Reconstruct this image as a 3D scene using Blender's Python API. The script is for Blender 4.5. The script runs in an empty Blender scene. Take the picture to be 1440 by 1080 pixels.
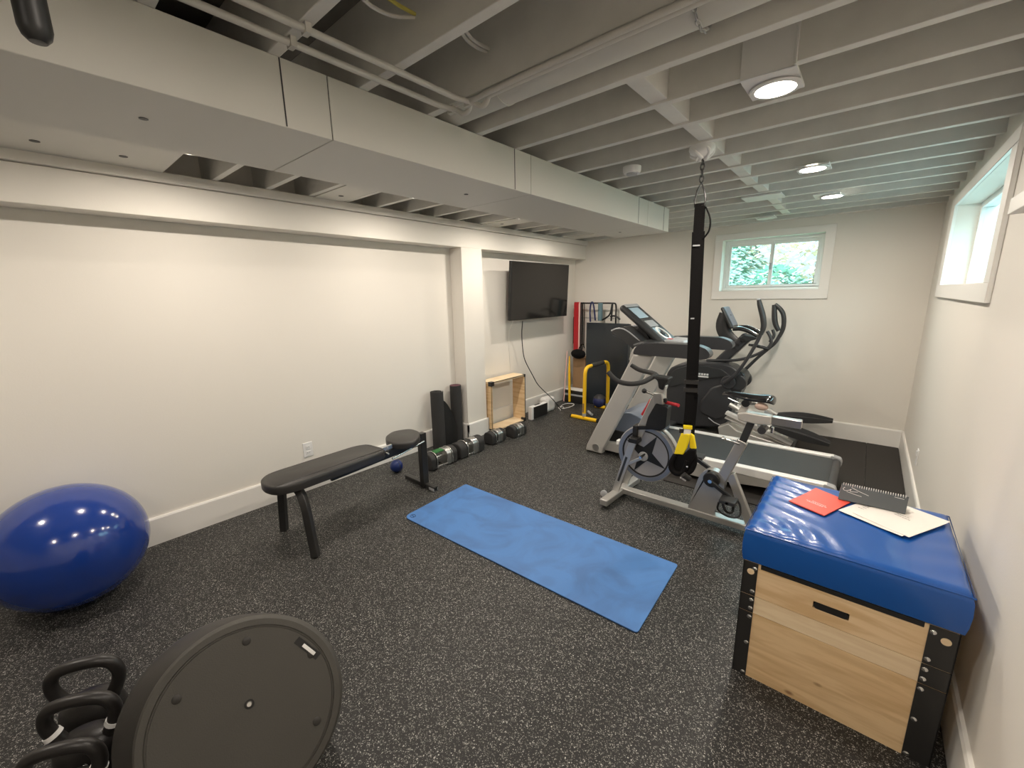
import bpy, bmesh, math, random
from mathutils import Vector, Matrix
R=math.radians; PI=math.pi
random.seed(7)
S=bpy.context.scene; COL=S.collection
V=Vector
W={}
# ------------------------------------------------------------------ materials
def mat(name,col,rough=.5,metal=0.,bump=0.,bscale=60.,var=0.,vscale=6.,coat=0.,spec=.5):
    m=bpy.data.materials.new(name); m.use_nodes=True
    nt=m.node_tree; b=nt.nodes['Principled BSDF']
    b.inputs['Base Color'].default_value=(*col,1); b.inputs['Roughness'].default_value=rough
    b.inputs['Metallic'].default_value=metal; b.inputs['Coat Weight'].default_value=coat
    b.inputs['Specular IOR Level'].default_value=spec
    tc=nt.nodes.new('ShaderNodeTexCoord')
    if var>0:
        n=nt.nodes.new('ShaderNodeTexNoise'); n.inputs['Scale'].default_value=vscale; n.inputs['Detail'].default_value=4
        r=nt.nodes.new('ShaderNodeValToRGB'); r.color_ramp.elements[0].position=.3; r.color_ramp.elements[1].position=.7
        r.color_ramp.elements[0].color=(*[c*(1-var) for c in col],1); r.color_ramp.elements[1].color=(*[min(1,c*(1+var)) for c in col],1)
        nt.links.new(tc.outputs['Object'],n.inputs['Vector']); nt.links.new(n.outputs['Fac'],r.inputs['Fac']); nt.links.new(r.outputs['Color'],b.inputs['Base Color'])
    if bump>0:
        n=nt.nodes.new('ShaderNodeTexNoise'); n.inputs['Scale'].default_value=bscale; n.inputs['Detail'].default_value=3
        u=nt.nodes.new('ShaderNodeBump'); u.inputs['Strength'].default_value=bump; u.inputs['Distance'].default_value=.01
        nt.links.new(tc.outputs['Object'],n.inputs['Vector']); nt.links.new(n.outputs['Fac'],u.inputs['Height']); nt.links.new(u.outputs['Normal'],b.inputs['Normal'])
    return m
M={}
M['wall']=mat('wall_paint',(.775,.74,.675),.75,bump=.04,bscale=140)
M['trimw']=mat('trim_paint',(.83,.81,.765),.45)
M['joist']=mat('joist_paint',(.74,.725,.68),.6,bump=.1,bscale=50,var=.05,vscale=9)
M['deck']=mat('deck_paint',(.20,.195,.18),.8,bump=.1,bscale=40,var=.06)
M['duct']=mat('duct_paint',(.66,.645,.59),.5,bump=.03,bscale=30)
M['pipe']=mat('pipe_paint',(.62,.60,.55),.45)
M['black']=mat('black_plastic',(.012,.012,.012),.45)
M['blackm']=mat('black_metal',(.022,.021,.020),.35,bump=.02,bscale=200)
M['blackr']=mat('black_rubber',(.028,.027,.026),.75,bump=.1,bscale=180)
M['vinyl']=mat('black_vinyl',(.035,.033,.031),.42,bump=.08,bscale=300)
M['kb']=mat('kettlebell_black',(.016,.014,.013),.38,bump=.05,bscale=120)
M['bosu']=mat('balance_platform',(.062,.058,.050),.6,bump=.12,bscale=260,var=.05,vscale=5)
M['dome']=mat('balance_dome',(.030,.027,.024),.5,bump=.05,bscale=200)
M['ball']=mat('ball_blue',(.010,.042,.25),.15,coat=.5,bump=.01,bscale=30)
M['wheel']=mat('wheel_grey',(.36,.355,.36),.35,metal=.3)
M['gloss']=mat('gloss_black',(.012,.012,.013),.16,coat=.4)
M['pad']=mat('pad_blue',(.006,.085,.36),.30,bump=.03,bscale=300,coat=.35)
M['chrome']=mat('chrome',(.75,.75,.74),.18,metal=1)
M['steel']=mat('brushed_steel',(.55,.545,.53),.32,metal=1)
M['silver']=mat('silver_paint',(.62,.60,.56),.36,metal=.4)
M['bikes']=mat('bike_silver',(.50,.49,.465),.30,metal=.65)
M['rail']=mat('rail_aluminium',(.94,.93,.90),.3,metal=.1)
M['belt']=mat('treadmill_belt',(.045,.050,.052),.6,bump=.08,bscale=300)
M['hood']=mat('hood_bluegrey',(.20,.23,.29),.3,metal=.3)
M['grey']=mat('grey_plastic',(.042,.042,.045),.36,bump=.03,bscale=200)
M['dgrey']=mat('dark_grey_plastic',(.034,.035,.036),.38)
M['lgrey']=mat('light_grey_plastic',(.42,.43,.44),.4)
M['white']=mat('white_plastic',(.82,.81,.79),.4)
M['fix']=mat('fixture_white',(.80,.79,.77),.5)
M['yellow']=mat('yellow_paint',(.95,.56,.015),.35)
M['yweb']=mat('yellow_webbing',(.95,.72,.01),.6,bump=.2,bscale=300)
M['web']=mat('black_webbing',(.004,.0035,.0035),.8,bump=.2,bscale=300,spec=.2)
M['red']=mat('red_rubber',(.45,.012,.02),.5)
M['pink']=mat('pale_pink_rubber',(.80,.50,.46),.6)
M['navy']=mat('navy_rubber',(.015,.02,.09),.5)
M['teal']=mat('grey_teal_foam',(.12,.20,.23),.7)
M['card']=mat('cardboard',(.30,.18,.09),.8,var=.1,vscale=10)
M['vmat']=mat('folded_mat',(.020,.026,.032),.2,bump=.03,bscale=12)
M['rubmat']=mat('rubber_mat',(.024,.020,.017),.7,bump=.12,bscale=200,var=.1,vscale=4)
M['redcard']=mat('red_card',(.85,.10,.065),.4)
M['paper']=mat('paper',(.86,.82,.76),.7)
M['ink']=mat('print_grey',(.40,.38,.36),.7)
M['calgrey']=mat('calendar_cover',(.09,.10,.105),.35)
M['cyan']=mat('screen_face',(.45,.60,.70),.25)
M['skin']=mat('saddle_tan',(.55,.40,.33),.5)
M['green']=mat('green_band',(.03,.16,.04),.6)
M['ywire']=mat('yellow_cable',(.55,.48,.10),.5)
M['bluep']=mat('blue_rubber',(.006,.02,.12),.4)
M['leaf']=mat('spruce_green_hazed',(.36,.52,.44),.7,var=.45,vscale=3)  # spruce green lightened to paint in the overexposed haze outside
M['leaf2']=mat('autumn_leaf_hazed',(.88,.62,.50),.7,var=.35,vscale=3)  # shrub tint with overexposed paleness put into its colour
M['bark']=mat('bark',(.12,.08,.05),.9)
M['lawn']=mat('lawn',(.12,.20,.09),.9,var=.2,vscale=3)
M['ground']=mat('stone',(.22,.24,.23),.9,var=.2,vscale=3)
def tvmat():
    return mat('tv_screen',(.012,.011,.010),.12,spec=.5)
M['tv']=tvmat()
def emis(name,col,s):
    m=bpy.data.materials.new(name); m.use_nodes=True; nt=m.node_tree
    b=nt.nodes['Principled BSDF']; b.inputs['Base Color'].default_value=(.9,.9,.9,1)
    b.inputs['Emission Color'].default_value=(*col,1); b.inputs['Emission Strength'].default_value=s
    return m
M['lampon']=emis('lamp_diffuser',(1,.88,.74),30)
M['lampoff']=mat('lamp_diffuser_off',(.80,.80,.78),.4)
# rubber floor with flecks
def floor_mat():
    m=bpy.data.materials.new('fleck_rubber'); m.use_nodes=True; nt=m.node_tree; b=nt.nodes['Principled BSDF']
    tc=nt.nodes.new('ShaderNodeTexCoord')
    def layer(scale,thr,rad):
        mp=nt.nodes.new('ShaderNodeMapping'); mp.inputs['Location'].default_value=(scale*.013,scale*.007,.3)
        nz=nt.nodes.new('ShaderNodeTexNoise'); nz.inputs['Scale'].default_value=scale*1.6
        mx=nt.nodes.new('ShaderNodeMixRGB'); mx.blend_type='LINEAR_LIGHT'; mx.inputs['Fac'].default_value=.006
        v=nt.nodes.new('ShaderNodeTexVoronoi'); v.inputs['Scale'].default_value=scale
        nt.links.new(tc.outputs['Object'],mp.inputs['Vector']); nt.links.new(mp.outputs['Vector'],mx.inputs['Color1']); nt.links.new(tc.outputs['Object'],nz.inputs['Vector'])
        nt.links.new(nz.outputs['Color'],mx.inputs['Color2']); nt.links.new(mx.outputs['Color'],v.inputs['Vector'])
        sp=nt.nodes.new('ShaderNodeSeparateColor'); nt.links.new(v.outputs['Color'],sp.inputs['Color'])
        a=nt.nodes.new('ShaderNodeMath'); a.operation='LESS_THAN'; a.inputs[1].default_value=thr; nt.links.new(sp.outputs['Red'],a.inputs[0])
        d=nt.nodes.new('ShaderNodeMath'); d.operation='LESS_THAN'; d.inputs[1].default_value=rad; nt.links.new(v.outputs['Distance'],d.inputs[0])
        k=nt.nodes.new('ShaderNodeMath'); k.operation='MULTIPLY'; nt.links.new(a.outputs[0],k.inputs[0]); nt.links.new(d.outputs[0],k.inputs[1])
        r=nt.nodes.new('ShaderNodeValToRGB'); r.color_ramp.elements[0].color=(.17,.16,.145,1); r.color_ramp.elements[1].color=(.74,.72,.67,1)
        nt.links.new(sp.outputs['Green'],r.inputs['Fac'])
        return k.outputs[0],r.outputs['Color']
    base=nt.nodes.new('ShaderNodeTexNoise'); base.inputs['Scale'].default_value=160
    br=nt.nodes.new('ShaderNodeValToRGB'); br.color_ramp.elements[0].color=(.010,.010,.0096,1); br.color_ramp.elements[1].color=(.021,.0205,.0195,1)
    nt.links.new(tc.outputs['Object'],base.inputs['Vector']); nt.links.new(base.outputs['Fac'],br.inputs['Fac'])
    cur=br.outputs['Color']
    for sc,th,ra in ((190,.17,.36),(290,.18,.42)):
        f,c=layer(sc,th,ra); mx=nt.nodes.new('ShaderNodeMixRGB'); nt.links.new(f,mx.inputs['Fac']); nt.links.new(cur,mx.inputs['Color1']); nt.links.new(c,mx.inputs['Color2']); cur=mx.outputs['Color']
    nt.links.new(cur,b.inputs['Base Color']); b.inputs['Roughness'].default_value=.50; b.inputs['Specular IOR Level'].default_value=.35
    bu=nt.nodes.new('ShaderNodeBump'); bu.inputs['Strength'].default_value=.25; bu.inputs['Distance'].default_value=.002
    nt.links.new(base.outputs['Fac'],bu.inputs['Height']); nt.links.new(bu.outputs['Normal'],b.inputs['Normal'])
    return m
M['floor']=floor_mat()
def yoga_mat():
    m=mat('yoga_foam',(.085,.215,.47),.55,bump=.06,bscale=220); nt=m.node_tree; b=nt.nodes['Principled BSDF']
    tc=nt.nodes.new('ShaderNodeTexCoord'); n=nt.nodes.new('ShaderNodeTexNoise'); n.inputs['Scale'].default_value=3.2; n.inputs['Detail'].default_value=8; n.inputs['Distortion'].default_value=1.6
    r=nt.nodes.new('ShaderNodeValToRGB'); e=r.color_ramp.elements; e[0].position=.42; e[0].color=(.070,.205,.50,1); e[1].position=.66; e[1].color=(.060,.160,.39,1)
    nt.links.new(tc.outputs['Object'],n.inputs['Vector']); nt.links.new(n.outputs['Fac'],r.inputs['Fac']); nt.links.new(r.outputs['Color'],b.inputs['Base Color']); return m
M['yoga']=yoga_mat()
M['yogau']=mat('yoga_underside',(.01,.03,.08),.7)
def ply_mat(name='plywood',c1=(.82,.61,.37),c2=(.68,.46,.24),off=0.):
    m=mat(name,c1,.5); nt=m.node_tree; b=nt.nodes['Principled BSDF']
    tc=nt.nodes.new('ShaderNodeTexCoord'); mp=nt.nodes.new('ShaderNodeMapping'); mp.inputs['Scale'].default_value=(1.6,1.6,14); mp.inputs['Location'].default_value=(off,0,off)
    n=nt.nodes.new('ShaderNodeTexNoise'); n.inputs['Scale'].default_value=2.2; n.inputs['Detail'].default_value=6; n.inputs['Distortion'].default_value=.8
    r=nt.nodes.new('ShaderNodeValToRGB'); e=r.color_ramp.elements; e[0].position=.36; e[0].color=(*c2,1); e[1].position=.60; e[1].color=(*c1,1)
    nt.links.new(tc.outputs['Object'],mp.inputs['Vector']); nt.links.new(mp.outputs['Vector'],n.inputs['Vector']); nt.links.new(n.outputs['Fac'],r.inputs['Fac'])
    # knots
    mp2=nt.nodes.new('ShaderNodeMapping'); mp2.inputs['Scale'].default_value=(5.0,0.0,9.0); mp2.inputs['Location'].default_value=(off+.3,.1,off+.4)
    v=nt.nodes.new('ShaderNodeTexVoronoi'); v.inputs['Scale'].default_value=1.25
    k=nt.nodes.new('ShaderNodeValToRGB'); k.color_ramp.elements[0].position=.05; k.color_ramp.elements[0].color=(1,1,1,1); k.color_ramp.elements[1].position=.12; k.color_ramp.elements[1].color=(0,0,0,1)
    nt.links.new(tc.outputs['Object'],mp2.inputs['Vector']); nt.links.new(mp2.outputs['Vector'],v.inputs['Vector']); nt.links.new(v.outputs['Distance'],k.inputs['Fac'])
    mx=nt.nodes.new('ShaderNodeMixRGB'); mx.inputs['Color2'].default_value=(.20,.075,.03,1)
    mu=nt.nodes.new('ShaderNodeMath'); mu.operation='MULTIPLY'; mu.inputs[1].default_value=.75; nt.links.new(k.outputs['Color'],mu.inputs[0])
    nt.links.new(mu.outputs[0],mx.inputs['Fac']); nt.links.new(r.outputs['Color'],mx.inputs['Color1']); nt.links.new(mx.outputs['Color'],b.inputs['Base Color']); return m
M['ply']=ply_mat(); M['ply2']=ply_mat('plywood_pale',(.87,.70,.47),(.77,.58,.36),1.7); M['ply3']=ply_mat('plywood_warm',(.80,.58,.33),(.66,.44,.225),3.1)
def glass_mat():
    m=bpy.data.materials.new('window_glass'); m.use_nodes=True; nt=m.node_tree; nt.nodes.clear()
    o=nt.nodes.new('ShaderNodeOutputMaterial'); t=nt.nodes.new('ShaderNodeBsdfTransparent'); g=nt.nodes.new('ShaderNodeBsdfGlossy'); g.inputs['Roughness'].default_value=.02
    t.inputs['Color'].default_value=(.94,.985,.99,1); x=nt.nodes.new('ShaderNodeMixShader'); x.inputs['Fac'].default_value=.06
    nt.links.new(t.outputs[0],x.inputs[1]); nt.links.new(g.outputs[0],x.inputs[2]); nt.links.new(x.outputs[0],o.inputs[0]); return m
M['glass']=glass_mat()
# ------------------------------------------------------------------ mesh builder
class MB:
    def __init__(s): s.bm=bmesh.new()
    def face(s,vs):
        try: return s.bm.faces.new(vs)
        except ValueError: return None
    def box(s,x0,x1,y0,y1,z0,z1,mx=None):
        ps=[V((x,y,z)) for x in(x0,x1) for y in(y0,y1) for z in(z0,z1)]
        if mx is not None: ps=[mx@p for p in ps]
        v=[s.bm.verts.new(p) for p in ps]
        for f in((0,1,3,2),(4,6,7,5),(0,4,5,1),(2,3,7,6),(0,2,6,4),(1,5,7,3)): s.face([v[i] for i in f])
        return s
    def bar(s,p,q,w,h,up=(0,0,1)):
        p=V(p);q=V(q);d=q-p;L=d.length;d.normalize();u=V(up)
        a=d.cross(u)
        if a.length<1e-4:a=d.cross(V((1,0,0)))
        a.normalize();u=a.cross(d).normalized()
        mx=Matrix((( d.x,a.x,u.x,p.x),(d.y,a.y,u.y,p.y),(d.z,a.z,u.z,p.z),(0,0,0,1)))
        return s.box(0,L,-w/2,w/2,-h/2,h/2,mx)
    def ring(s,c,a,b,r,seg,rb=None):
        rb=r if rb is None else rb
        return [s.bm.verts.new(c+a*(math.cos(2*PI*i/seg)*r)+b*(math.sin(2*PI*i/seg)*rb)) for i in range(seg)]
    def tube(s,path,r,seg=12,closed=False,smooth=0,flat=None):
        P=[V(p) for p in path]
        rs=r if isinstance(r,(list,tuple)) else [r]*len(P)
        for _ in range(smooth):
            NP=[];NR=[]
            n=len(P)
            rng=range(n if closed else n-1)
            if not closed: NP.append(P[0]);NR.append(rs[0])
            for i in rng:
                a,b=P[i],P[(i+1)%n];ra,rb=rs[i],rs[(i+1)%n]
                NP+= [a*.75+b*.25,a*.25+b*.75];NR+=[ra*.75+rb*.25,ra*.25+rb*.75]
            if not closed: NP.append(P[-1]);NR.append(rs[-1])
            P,rs=NP,NR
        n=len(P);rings=[];pa=None
        for i in range(n):
            if closed:d=P[(i+1)%n]-P[i-1]
            else:d=P[min(i+1,n-1)]-P[max(i-1,0)]
            if d.length<1e-9:d=V((0,0,1))
            d.normalize()
            if pa is None:
                a=d.cross(V((0,0,1)));
                if a.length<.05:a=d.cross(V((0,1,0)))
            else:a=pa-d*pa.dot(d)
            a.normalize();pa=a.copy();b=d.cross(a)
            rings.append(s.ring(P[i],a,b,rs[i],seg,rs[i]*(flat or 1)))
        for i in range(n if closed else n-1):
            A=rings[i];B=rings[(i+1)%n]
            for k in range(seg):s.face([A[k],A[(k+1)%seg],B[(k+1)%seg],B[k]])
        if not closed:
            s.face(rings[0][::-1]);s.face(rings[-1])
        return s
    def cyl(s,p,q,r,r2=None,seg=24):
        return s.tube([p,q],[r,r if r2 is None else r2],seg)
    def lathe(s,prof,c=(0,0,0),mx=None,seg=40,closed=False):
        c=V(c);rings=[]
        for(r,z) in prof:
            if r<1e-6:
                p=V((0,0,z)); p=(mx@p if mx else p)+c; rings.append([s.bm.verts.new(p)])
            else:
                L=[]
                for i in range(seg):
                    p=V((r*math.cos(2*PI*i/seg),r*math.sin(2*PI*i/seg),z)); p=(mx@p if mx else p)+c; L.append(s.bm.verts.new(p))
                rings.append(L)
        n=len(rings)
        for i in range(n if closed else n-1):
            A=rings[i];B=rings[(i+1)%n]
            for k in range(seg):
                k2=(k+1)%seg
                if len(A)==1 and len(B)==1:continue
                if len(A)==1:s.face([A[0],B[k],B[k2]])
                elif len(B)==1:s.face([A[k],B[0],A[k2]])
                else:s.face([A[k],B[k],B[k2],A[k2]])
        return s
    def prism(s,poly,a0,a1,ax='Y'):
        def P(u,v,a): return V((u,a,v)) if ax=='Y' else (V((a,u,v)) if ax=='X' else V((u,v,a)))
        A=[s.bm.verts.new(P(u,v,a0)) for u,v in poly];B=[s.bm.verts.new(P(u,v,a1)) for u,v in poly]
        n=len(poly)
        s.face(A);s.face(B[::-1])
        for i in range(n):s.face([A[i],B[i],B[(i+1)%n],A[(i+1)%n]])
        return s
    def sheet(s,pts,t):  # thick ribbon: pts list of rows [(p,q)], thickness along given normal computed
        return s
    def sphere(s,c,r,sx=1,sy=1,sz=1,seg=32,rings=18,mx=None):
        prof=[(math.sin(PI*i/rings),-math.cos(PI*i/rings)) for i in range(rings+1)]
        m=Matrix.Diagonal((r*sx,r*sy,r*sz,1))
        if mx is not None:m=mx@m
        return s.lathe(prof,c,m,seg)
    def build(s,name,m,parent=None,bevel=0.,smooth=True,angle=35,bseg=2,sub=0):
        bm=s.bm; bmesh.ops.remove_doubles(bm,verts=bm.verts,dist=1e-6)
        bmesh.ops.recalc_face_normals(bm,faces=bm.faces)
        w=W.get(parent.name,V((0,0,0))) if parent else V((0,0,0))
        if parent is None and bm.verts:
            xs=[v.co for v in bm.verts]; lo=V([min(c[i] for c in xs) for i in range(3)]);hi=V([max(c[i] for c in xs) for i in range(3)])
            w=V(((lo.x+hi.x)/2,(lo.y+hi.y)/2,lo.z))
        for v in bm.verts:v.co-=w
        me=bpy.data.meshes.new(name);bm.to_mesh(me);bm.free()
        if smooth:
            for p in me.polygons:p.use_smooth=True
            me.set_sharp_from_angle(angle=R(angle))
        me.materials.append(M[m] if isinstance(m,str) else m)
        o=bpy.data.objects.new(name,me);COL.objects.link(o)
        if parent:o.parent=parent
        else:o.location=w
        W[o.name]=w
        if bevel>0:
            b=o.modifiers.new('bevel','BEVEL');b.width=bevel;b.segments=bseg;b.limit_method='ANGLE';b.angle_limit=R(35)
            wn=o.modifiers.new('wn','WEIGHTED_NORMAL');wn.keep_sharp=True
        if sub:
            q=o.modifiers.new('sub','SUBSURF');q.levels=sub;q.render_levels=sub
        return o
def tag(o,label,cat,group=None):
    o['label']=label;o['category']=cat
    if group:o['group']=group
    return o
def thing(name,label,cat,loc,group=None):
    o=bpy.data.objects.new(name,None);COL.objects.link(o);o.location=loc;o.empty_display_size=.1;W[o.name]=V(loc)
    return tag(o,label,cat,group)
def struct(o): o['kind']='structure'; return o
def copy_tree(o,parent=None):
    c=o.copy();COL.objects.link(c);c.parent=parent
    for ch in [x for x in list(COL.objects) if x.parent==o]:copy_tree(ch,c)
    return c
XL,XR,YF,YB=-3.27,.38,5.25,-3.2
ZC=2.2; ZD=2.435
# ------------------------------------------------------------------ room shell
struct(MB().box(XL-.15,XR+.15,YB-.15,YF+.15,-.12,0).build('floor','floor'))
struct(MB().box(XL-.15,XL,YB-.15,YF+.15,0,ZD).build('wall_left','wall'))
struct(MB().box(XL,XR,YB-.15,YB,0,ZD).build('wall_back','wall'))
# far wall with window opening
FX0,FX1,FZ0,FZ1=-1.345,-.425,1.50,2.05
b=MB();T=.22
b.box(XL,FX0,YF,YF+T,0,ZD);b.box(FX1,XR+.15,YF,YF+T,0,ZD);b.box(FX0,FX1,YF,YF+T,0,FZ0);b.box(FX0,FX1,YF,YF+T,FZ1,ZD)
struct(b.build('wall_far','wall',smooth=False))
RY0,RY1,RZ0,RZ1=2.775,4.41,1.515,2.06
b=MB();TR=.20
b.box(XR,XR+TR,YB,RY0,0,ZD);b.box(XR,XR+TR,RY1,YF,0,ZD);b.box(XR,XR+TR,RY0,RY1,0,RZ0);b.box(XR,XR+TR,RY0,RY1,RZ1,ZD)
struct(b.build('wall_right','wall',smooth=False))
# beam along left wall + column
b=MB();b.box(XL,-3.10,YB,YF,1.963,2.143);b.box(XL,-3.075,YB,YF,2.146,2.2)
struct(b.build('trim_1','wall',bevel=.003))
struct(MB().box(XL,-3.10,2.90,3.185,0,1.963).build('trim_2','wall',bevel=.003))
# small header board near the camera on the right wall
struct(MB().box(.33,XR,1.1,2.35,1.748,1.802).build('trim_3','trimw',bevel=.002))
# baseboards
def bboard(name,segs):
    b=MB()
    for (p,q,n) in segs:
        p=V((*p,0));q=V((*q,0));n=V((*n,0))
        c=[(0,0),(.016,0),(.016,.165),(.011,.176),(0,.176)]
        A=[b.bm.verts.new(p+n*u+V((0,0,v))) for u,v in c];B=[b.bm.verts.new(q+n*u+V((0,0,v))) for u,v in c]
        b.face(A);b.face(B[::-1])
        for i in range(5):b.face([A[i],B[i],B[(i+1)%5],A[(i+1)%5]])
    return struct(b.build(name,'trimw',smooth=False))
bboard('baseboard_left',[((XL,YB),(XL,2.90),(1,0)),((-3.10,2.884),(-3.10,3.201),(1,0)),((XL,2.90),(-3.084,2.90),(0,-1)),((XL,3.185),(-3.084,3.185),(0,1)),((XL,3.185),(XL,YF),(1,0))])
bboard('baseboard_far',[((XL,YF),(XR,YF),(0,-1))])
bboard('baseboard_right',[((XR,YB),(XR,YF),(-1,0))])
bboard('baseboard_back',[((XL,YB),(XR,YB),(0,1))])
# ceiling deck with joists, blocking and filler panels as its parts
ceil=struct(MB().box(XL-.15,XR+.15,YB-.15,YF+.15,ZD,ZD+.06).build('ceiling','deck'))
W[ceil.name]=W[ceil.name]
joists=[.600,.888,1.180,1.452,1.718,1.985,2.270,2.560,2.830,3.125,3.400,3.685,3.950,4.265,4.580,4.860]
jy=[.600-.287*i for i in range(13,0,-1)]+joists
jy=[y for y in jy if y>YB+.02]
for y in jy:
    MB().box(XL,XR,y,y+.035,ZC,ZD).build('joist','joist',ceil,bevel=.002)
MB().box(XL,XR,5.165,YF,ZC,ZD).build('rim_joist','joist',ceil)
for i,y in enumerate(jy):
    if y<1.4 or i+1>=len(jy):continue
    x=-.735+random.uniform(-.02,.02)
    MB().box(x,x+.065,y+.035,jy[i+1],ZC+.008,ZC+.16).build('blocking','joist',ceil,bevel=.002)
for (y0,y1) in ((YB,.655),(1.487,1.700),(3.16,3.40),(4.615,4.86)):
    MB().box(-3.075,-1.92,y0,y1,ZC-.006,ZC-.0005).build('filler_panel','duct',ceil)
# pocket holes in the panels
def hole(x,y,z,r,par):
    MB().lathe([(0,0),(r,0),(r,-.002),(0,-.002)],(x,y,z),seg=20).build('hole','black',par)
for x,y in((-2.867,.181),(-2.864,.469),(-2.898,1.600),(-2.901,3.283)): hole(x,y,ZC-.006,.017,ceil)
# ------------------------------------------------------------------ windows
# far window
w=struct(bpy.data.objects.new('window_1',None));COL.objects.link(w);w.location=((FX0+FX1)/2,YF,FZ0);W[w.name]=V(w.location)
b=MB()
for a in ((-1.425,-.345,2.05,2.115),(-1.425,-.345,1.41,1.50),(-1.425,FX0,1.50,2.05),(FX1,-.345,1.50,2.05)):
    b.box(a[0],a[1],YF-.018,YF,a[2],a[3])
b.build('casing','trimw',w,bevel=.002)
def frame(b,x0,x1,z0,z1,y0,y1,t):
    b.box(x0,x1,y0,y1,z0,z0+t);b.box(x0,x1,y0,y1,z1-t,z1);b.box(x0,x0+t,y0,y1,z0+t,z1-t);b.box(x1-t,x1,y0,y1,z0+t,z1-t)
yg=YF+.13
b=MB();frame(b,FX0,FX1,FZ0,FZ1,yg-.02,yg+.05,.035);b.build('window_frame','white',w,bevel=.003)
b=MB();frame(b,FX0+.035,-.872,FZ0+.035,FZ1-.035,yg-.012,yg+.012,.028);b.build('sash','white',w,bevel=.002)
b=MB();frame(b,-.895,FX1-.035,FZ0+.035,FZ1-.035,yg+.014,yg+.038,.028);b.build('sash','white',w,bevel=.002)
MB().box(-.893,-.875,yg-.028,yg-.012,1.72,1.79).build('latch','lgrey',w,bevel=.002)
MB().box(FX0+.06,-.90,yg-.003,yg+.003,FZ0+.06,FZ1-.06).build('pane','glass',w)
MB().box(-.87,FX1-.06,yg+.023,yg+.029,FZ0+.06,FZ1-.06).build('pane','glass',w)
# right window
w=struct(bpy.data.objects.new('window_2',None));COL.objects.link(w);w.location=(XR,3.6,RZ0);W[w.name]=V(w.location)
b=MB()
for a in ((2.665,4.60,2.06,2.122),(2.665,4.60,1.430,1.515),(2.665,RY0,1.515,2.06),(RY1,4.60,1.515,2.06)):
    b.box(XR-.018,XR,a[0],a[1],a[2],a[3])
b.build('casing','trimw',w,bevel=.002)
xg=XR+.13
b=MB()
for (z0,z1,y0,y1) in ((RZ0,RZ0+.035,RY0,RY1),(RZ1-.035,RZ1,RY0,RY1),(RZ0+.035,RZ1-.035,RY0,RY0+.035),(RZ0+.035,RZ1-.035,RY1-.035,RY1),(RZ0+.035,RZ1-.035,3.56,3.60)):
    b.box(xg-.02,xg+.05,y0,y1,z0,z1)
b.build('window_frame','white',w,bevel=.003)
MB().box(xg,xg+.006,RY0+.035,3.56,RZ0+.035,RZ1-.035).build('pane','glass',w)
MB().box(xg,xg+.006,3.60,RY1-.035,RZ0+.035,RZ1-.035).build('pane','glass',w)
MB().tube([(XR+.03,2.95,RZ0+.012),(XR+.03,3.08,RZ0+.012)],.008).build('latch','black',w)
# ------------------------------------------------------------------ ducts and pipes
duct=thing('air_duct','large painted rectangular sheet metal air duct running along the ceiling','duct',(-1.65,0,2.01))
DX0,DX1,DZ0,DZ1=-1.92,-1.42,2.01,2.199
seams=[YB+.02,-1.75,.775,1.84,3.33,3.78]
for a,c in zip(seams[:-1],seams[1:]):
    MB().box(DX0,DX1,a+.0015,c-.0015,DZ0,DZ1).build('duct_section','duct',duct,bevel=.002)
for y in seams[1:-1]:
    MB().box(DX0+.002,DX1-.003,y-.003,y+.003,DZ0+.003,DZ1-.002).build('seam','dgrey',duct)
for y in(.63,1.71,3.16,3.66):MB().box(DX1-.001,DX1+.0012,y-.002,y+.002,DZ0+.003,DZ1-.002).build('crease','grey',duct)
for x,y in((-1.645,.33),(-1.655,1.60),(-1.72,3.47)): 
    MB().lathe([(0,0),(.011,0),(.011,-.0015),(0,-.0015)],(x,y,DZ0),seg=20).build('hole','black',duct)
rd=thing('round_duct','round painted sheet metal duct between two joists, just above the joist bottoms','duct',(-.5,1.325,2.23))
MB().tube([(-1.9,1.335,2.292),(XR-.01,1.335,2.292)],.084,32).build('duct_pipe','duct',rd)
for x in(-1.16,-.22): MB().tube([(x,1.335,2.292),(x+.012,1.335,2.292)],.0865,32).build('joint_band','duct',rd)
ch=MB()
for i in range(9):
    z=2.20+i*.0
cx=-.445
for i in range(13):
    # chain wrapping under the duct
    a=-PI*.95+ i*PI*.9/12
    c=V((cx,1.335+.092*math.cos(a),2.292+.092*math.sin(a)))
    t=V((0,-math.sin(a),math.cos(a)));n=V((0,math.cos(a),math.sin(a)));u=V((1,0,0)) if i%2 else n
    ch.tube([c+t*(.012*math.cos(k*PI/4))+u*(.006*math.sin(k*PI/4)) for k in range(8)],.0022,6,closed=True)
tag(ch.build('duct_chain','steel'),'short metal chain looped under the round duct','chain')
for k,(x,lab) in enumerate(((-1.21,'thin painted pipe nearest the room centre of the two running along the joists'),(-1.30,'thin painted pipe beside the big duct, left of its twin pipe'))):
    t=thing('ceiling_pipe',lab,'pipe',(x,.5,2.18),'thin pipes under the ceiling joists')
    z=2.186;y1=1.17-.03*k
    yj=1.185+.022*k
    MB().tube([(x,YB+.02,z),(x,1.08,z),(x,1.145,z),(x+.012,1.185,z),(x+.03,1.205,z-.006),(x+.05,1.21,z-.022),(x+.075,1.212,z-.018),(x+.085,1.212,z+.0),(x+.11,1.197-.02*k,z+.0),(XR-.02,1.197-.02*k,z)],.0095,12,smooth=2).build('pipe','pipe',t)
    for y in [yy for yy in jy if yy<1.3 and abs(yy-.888)>.01]:
        MB().box(x-.014,x+.014,y+.008,y+.024,z-.012,ZC).build('strap','pipe',t,bevel=.001)
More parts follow.
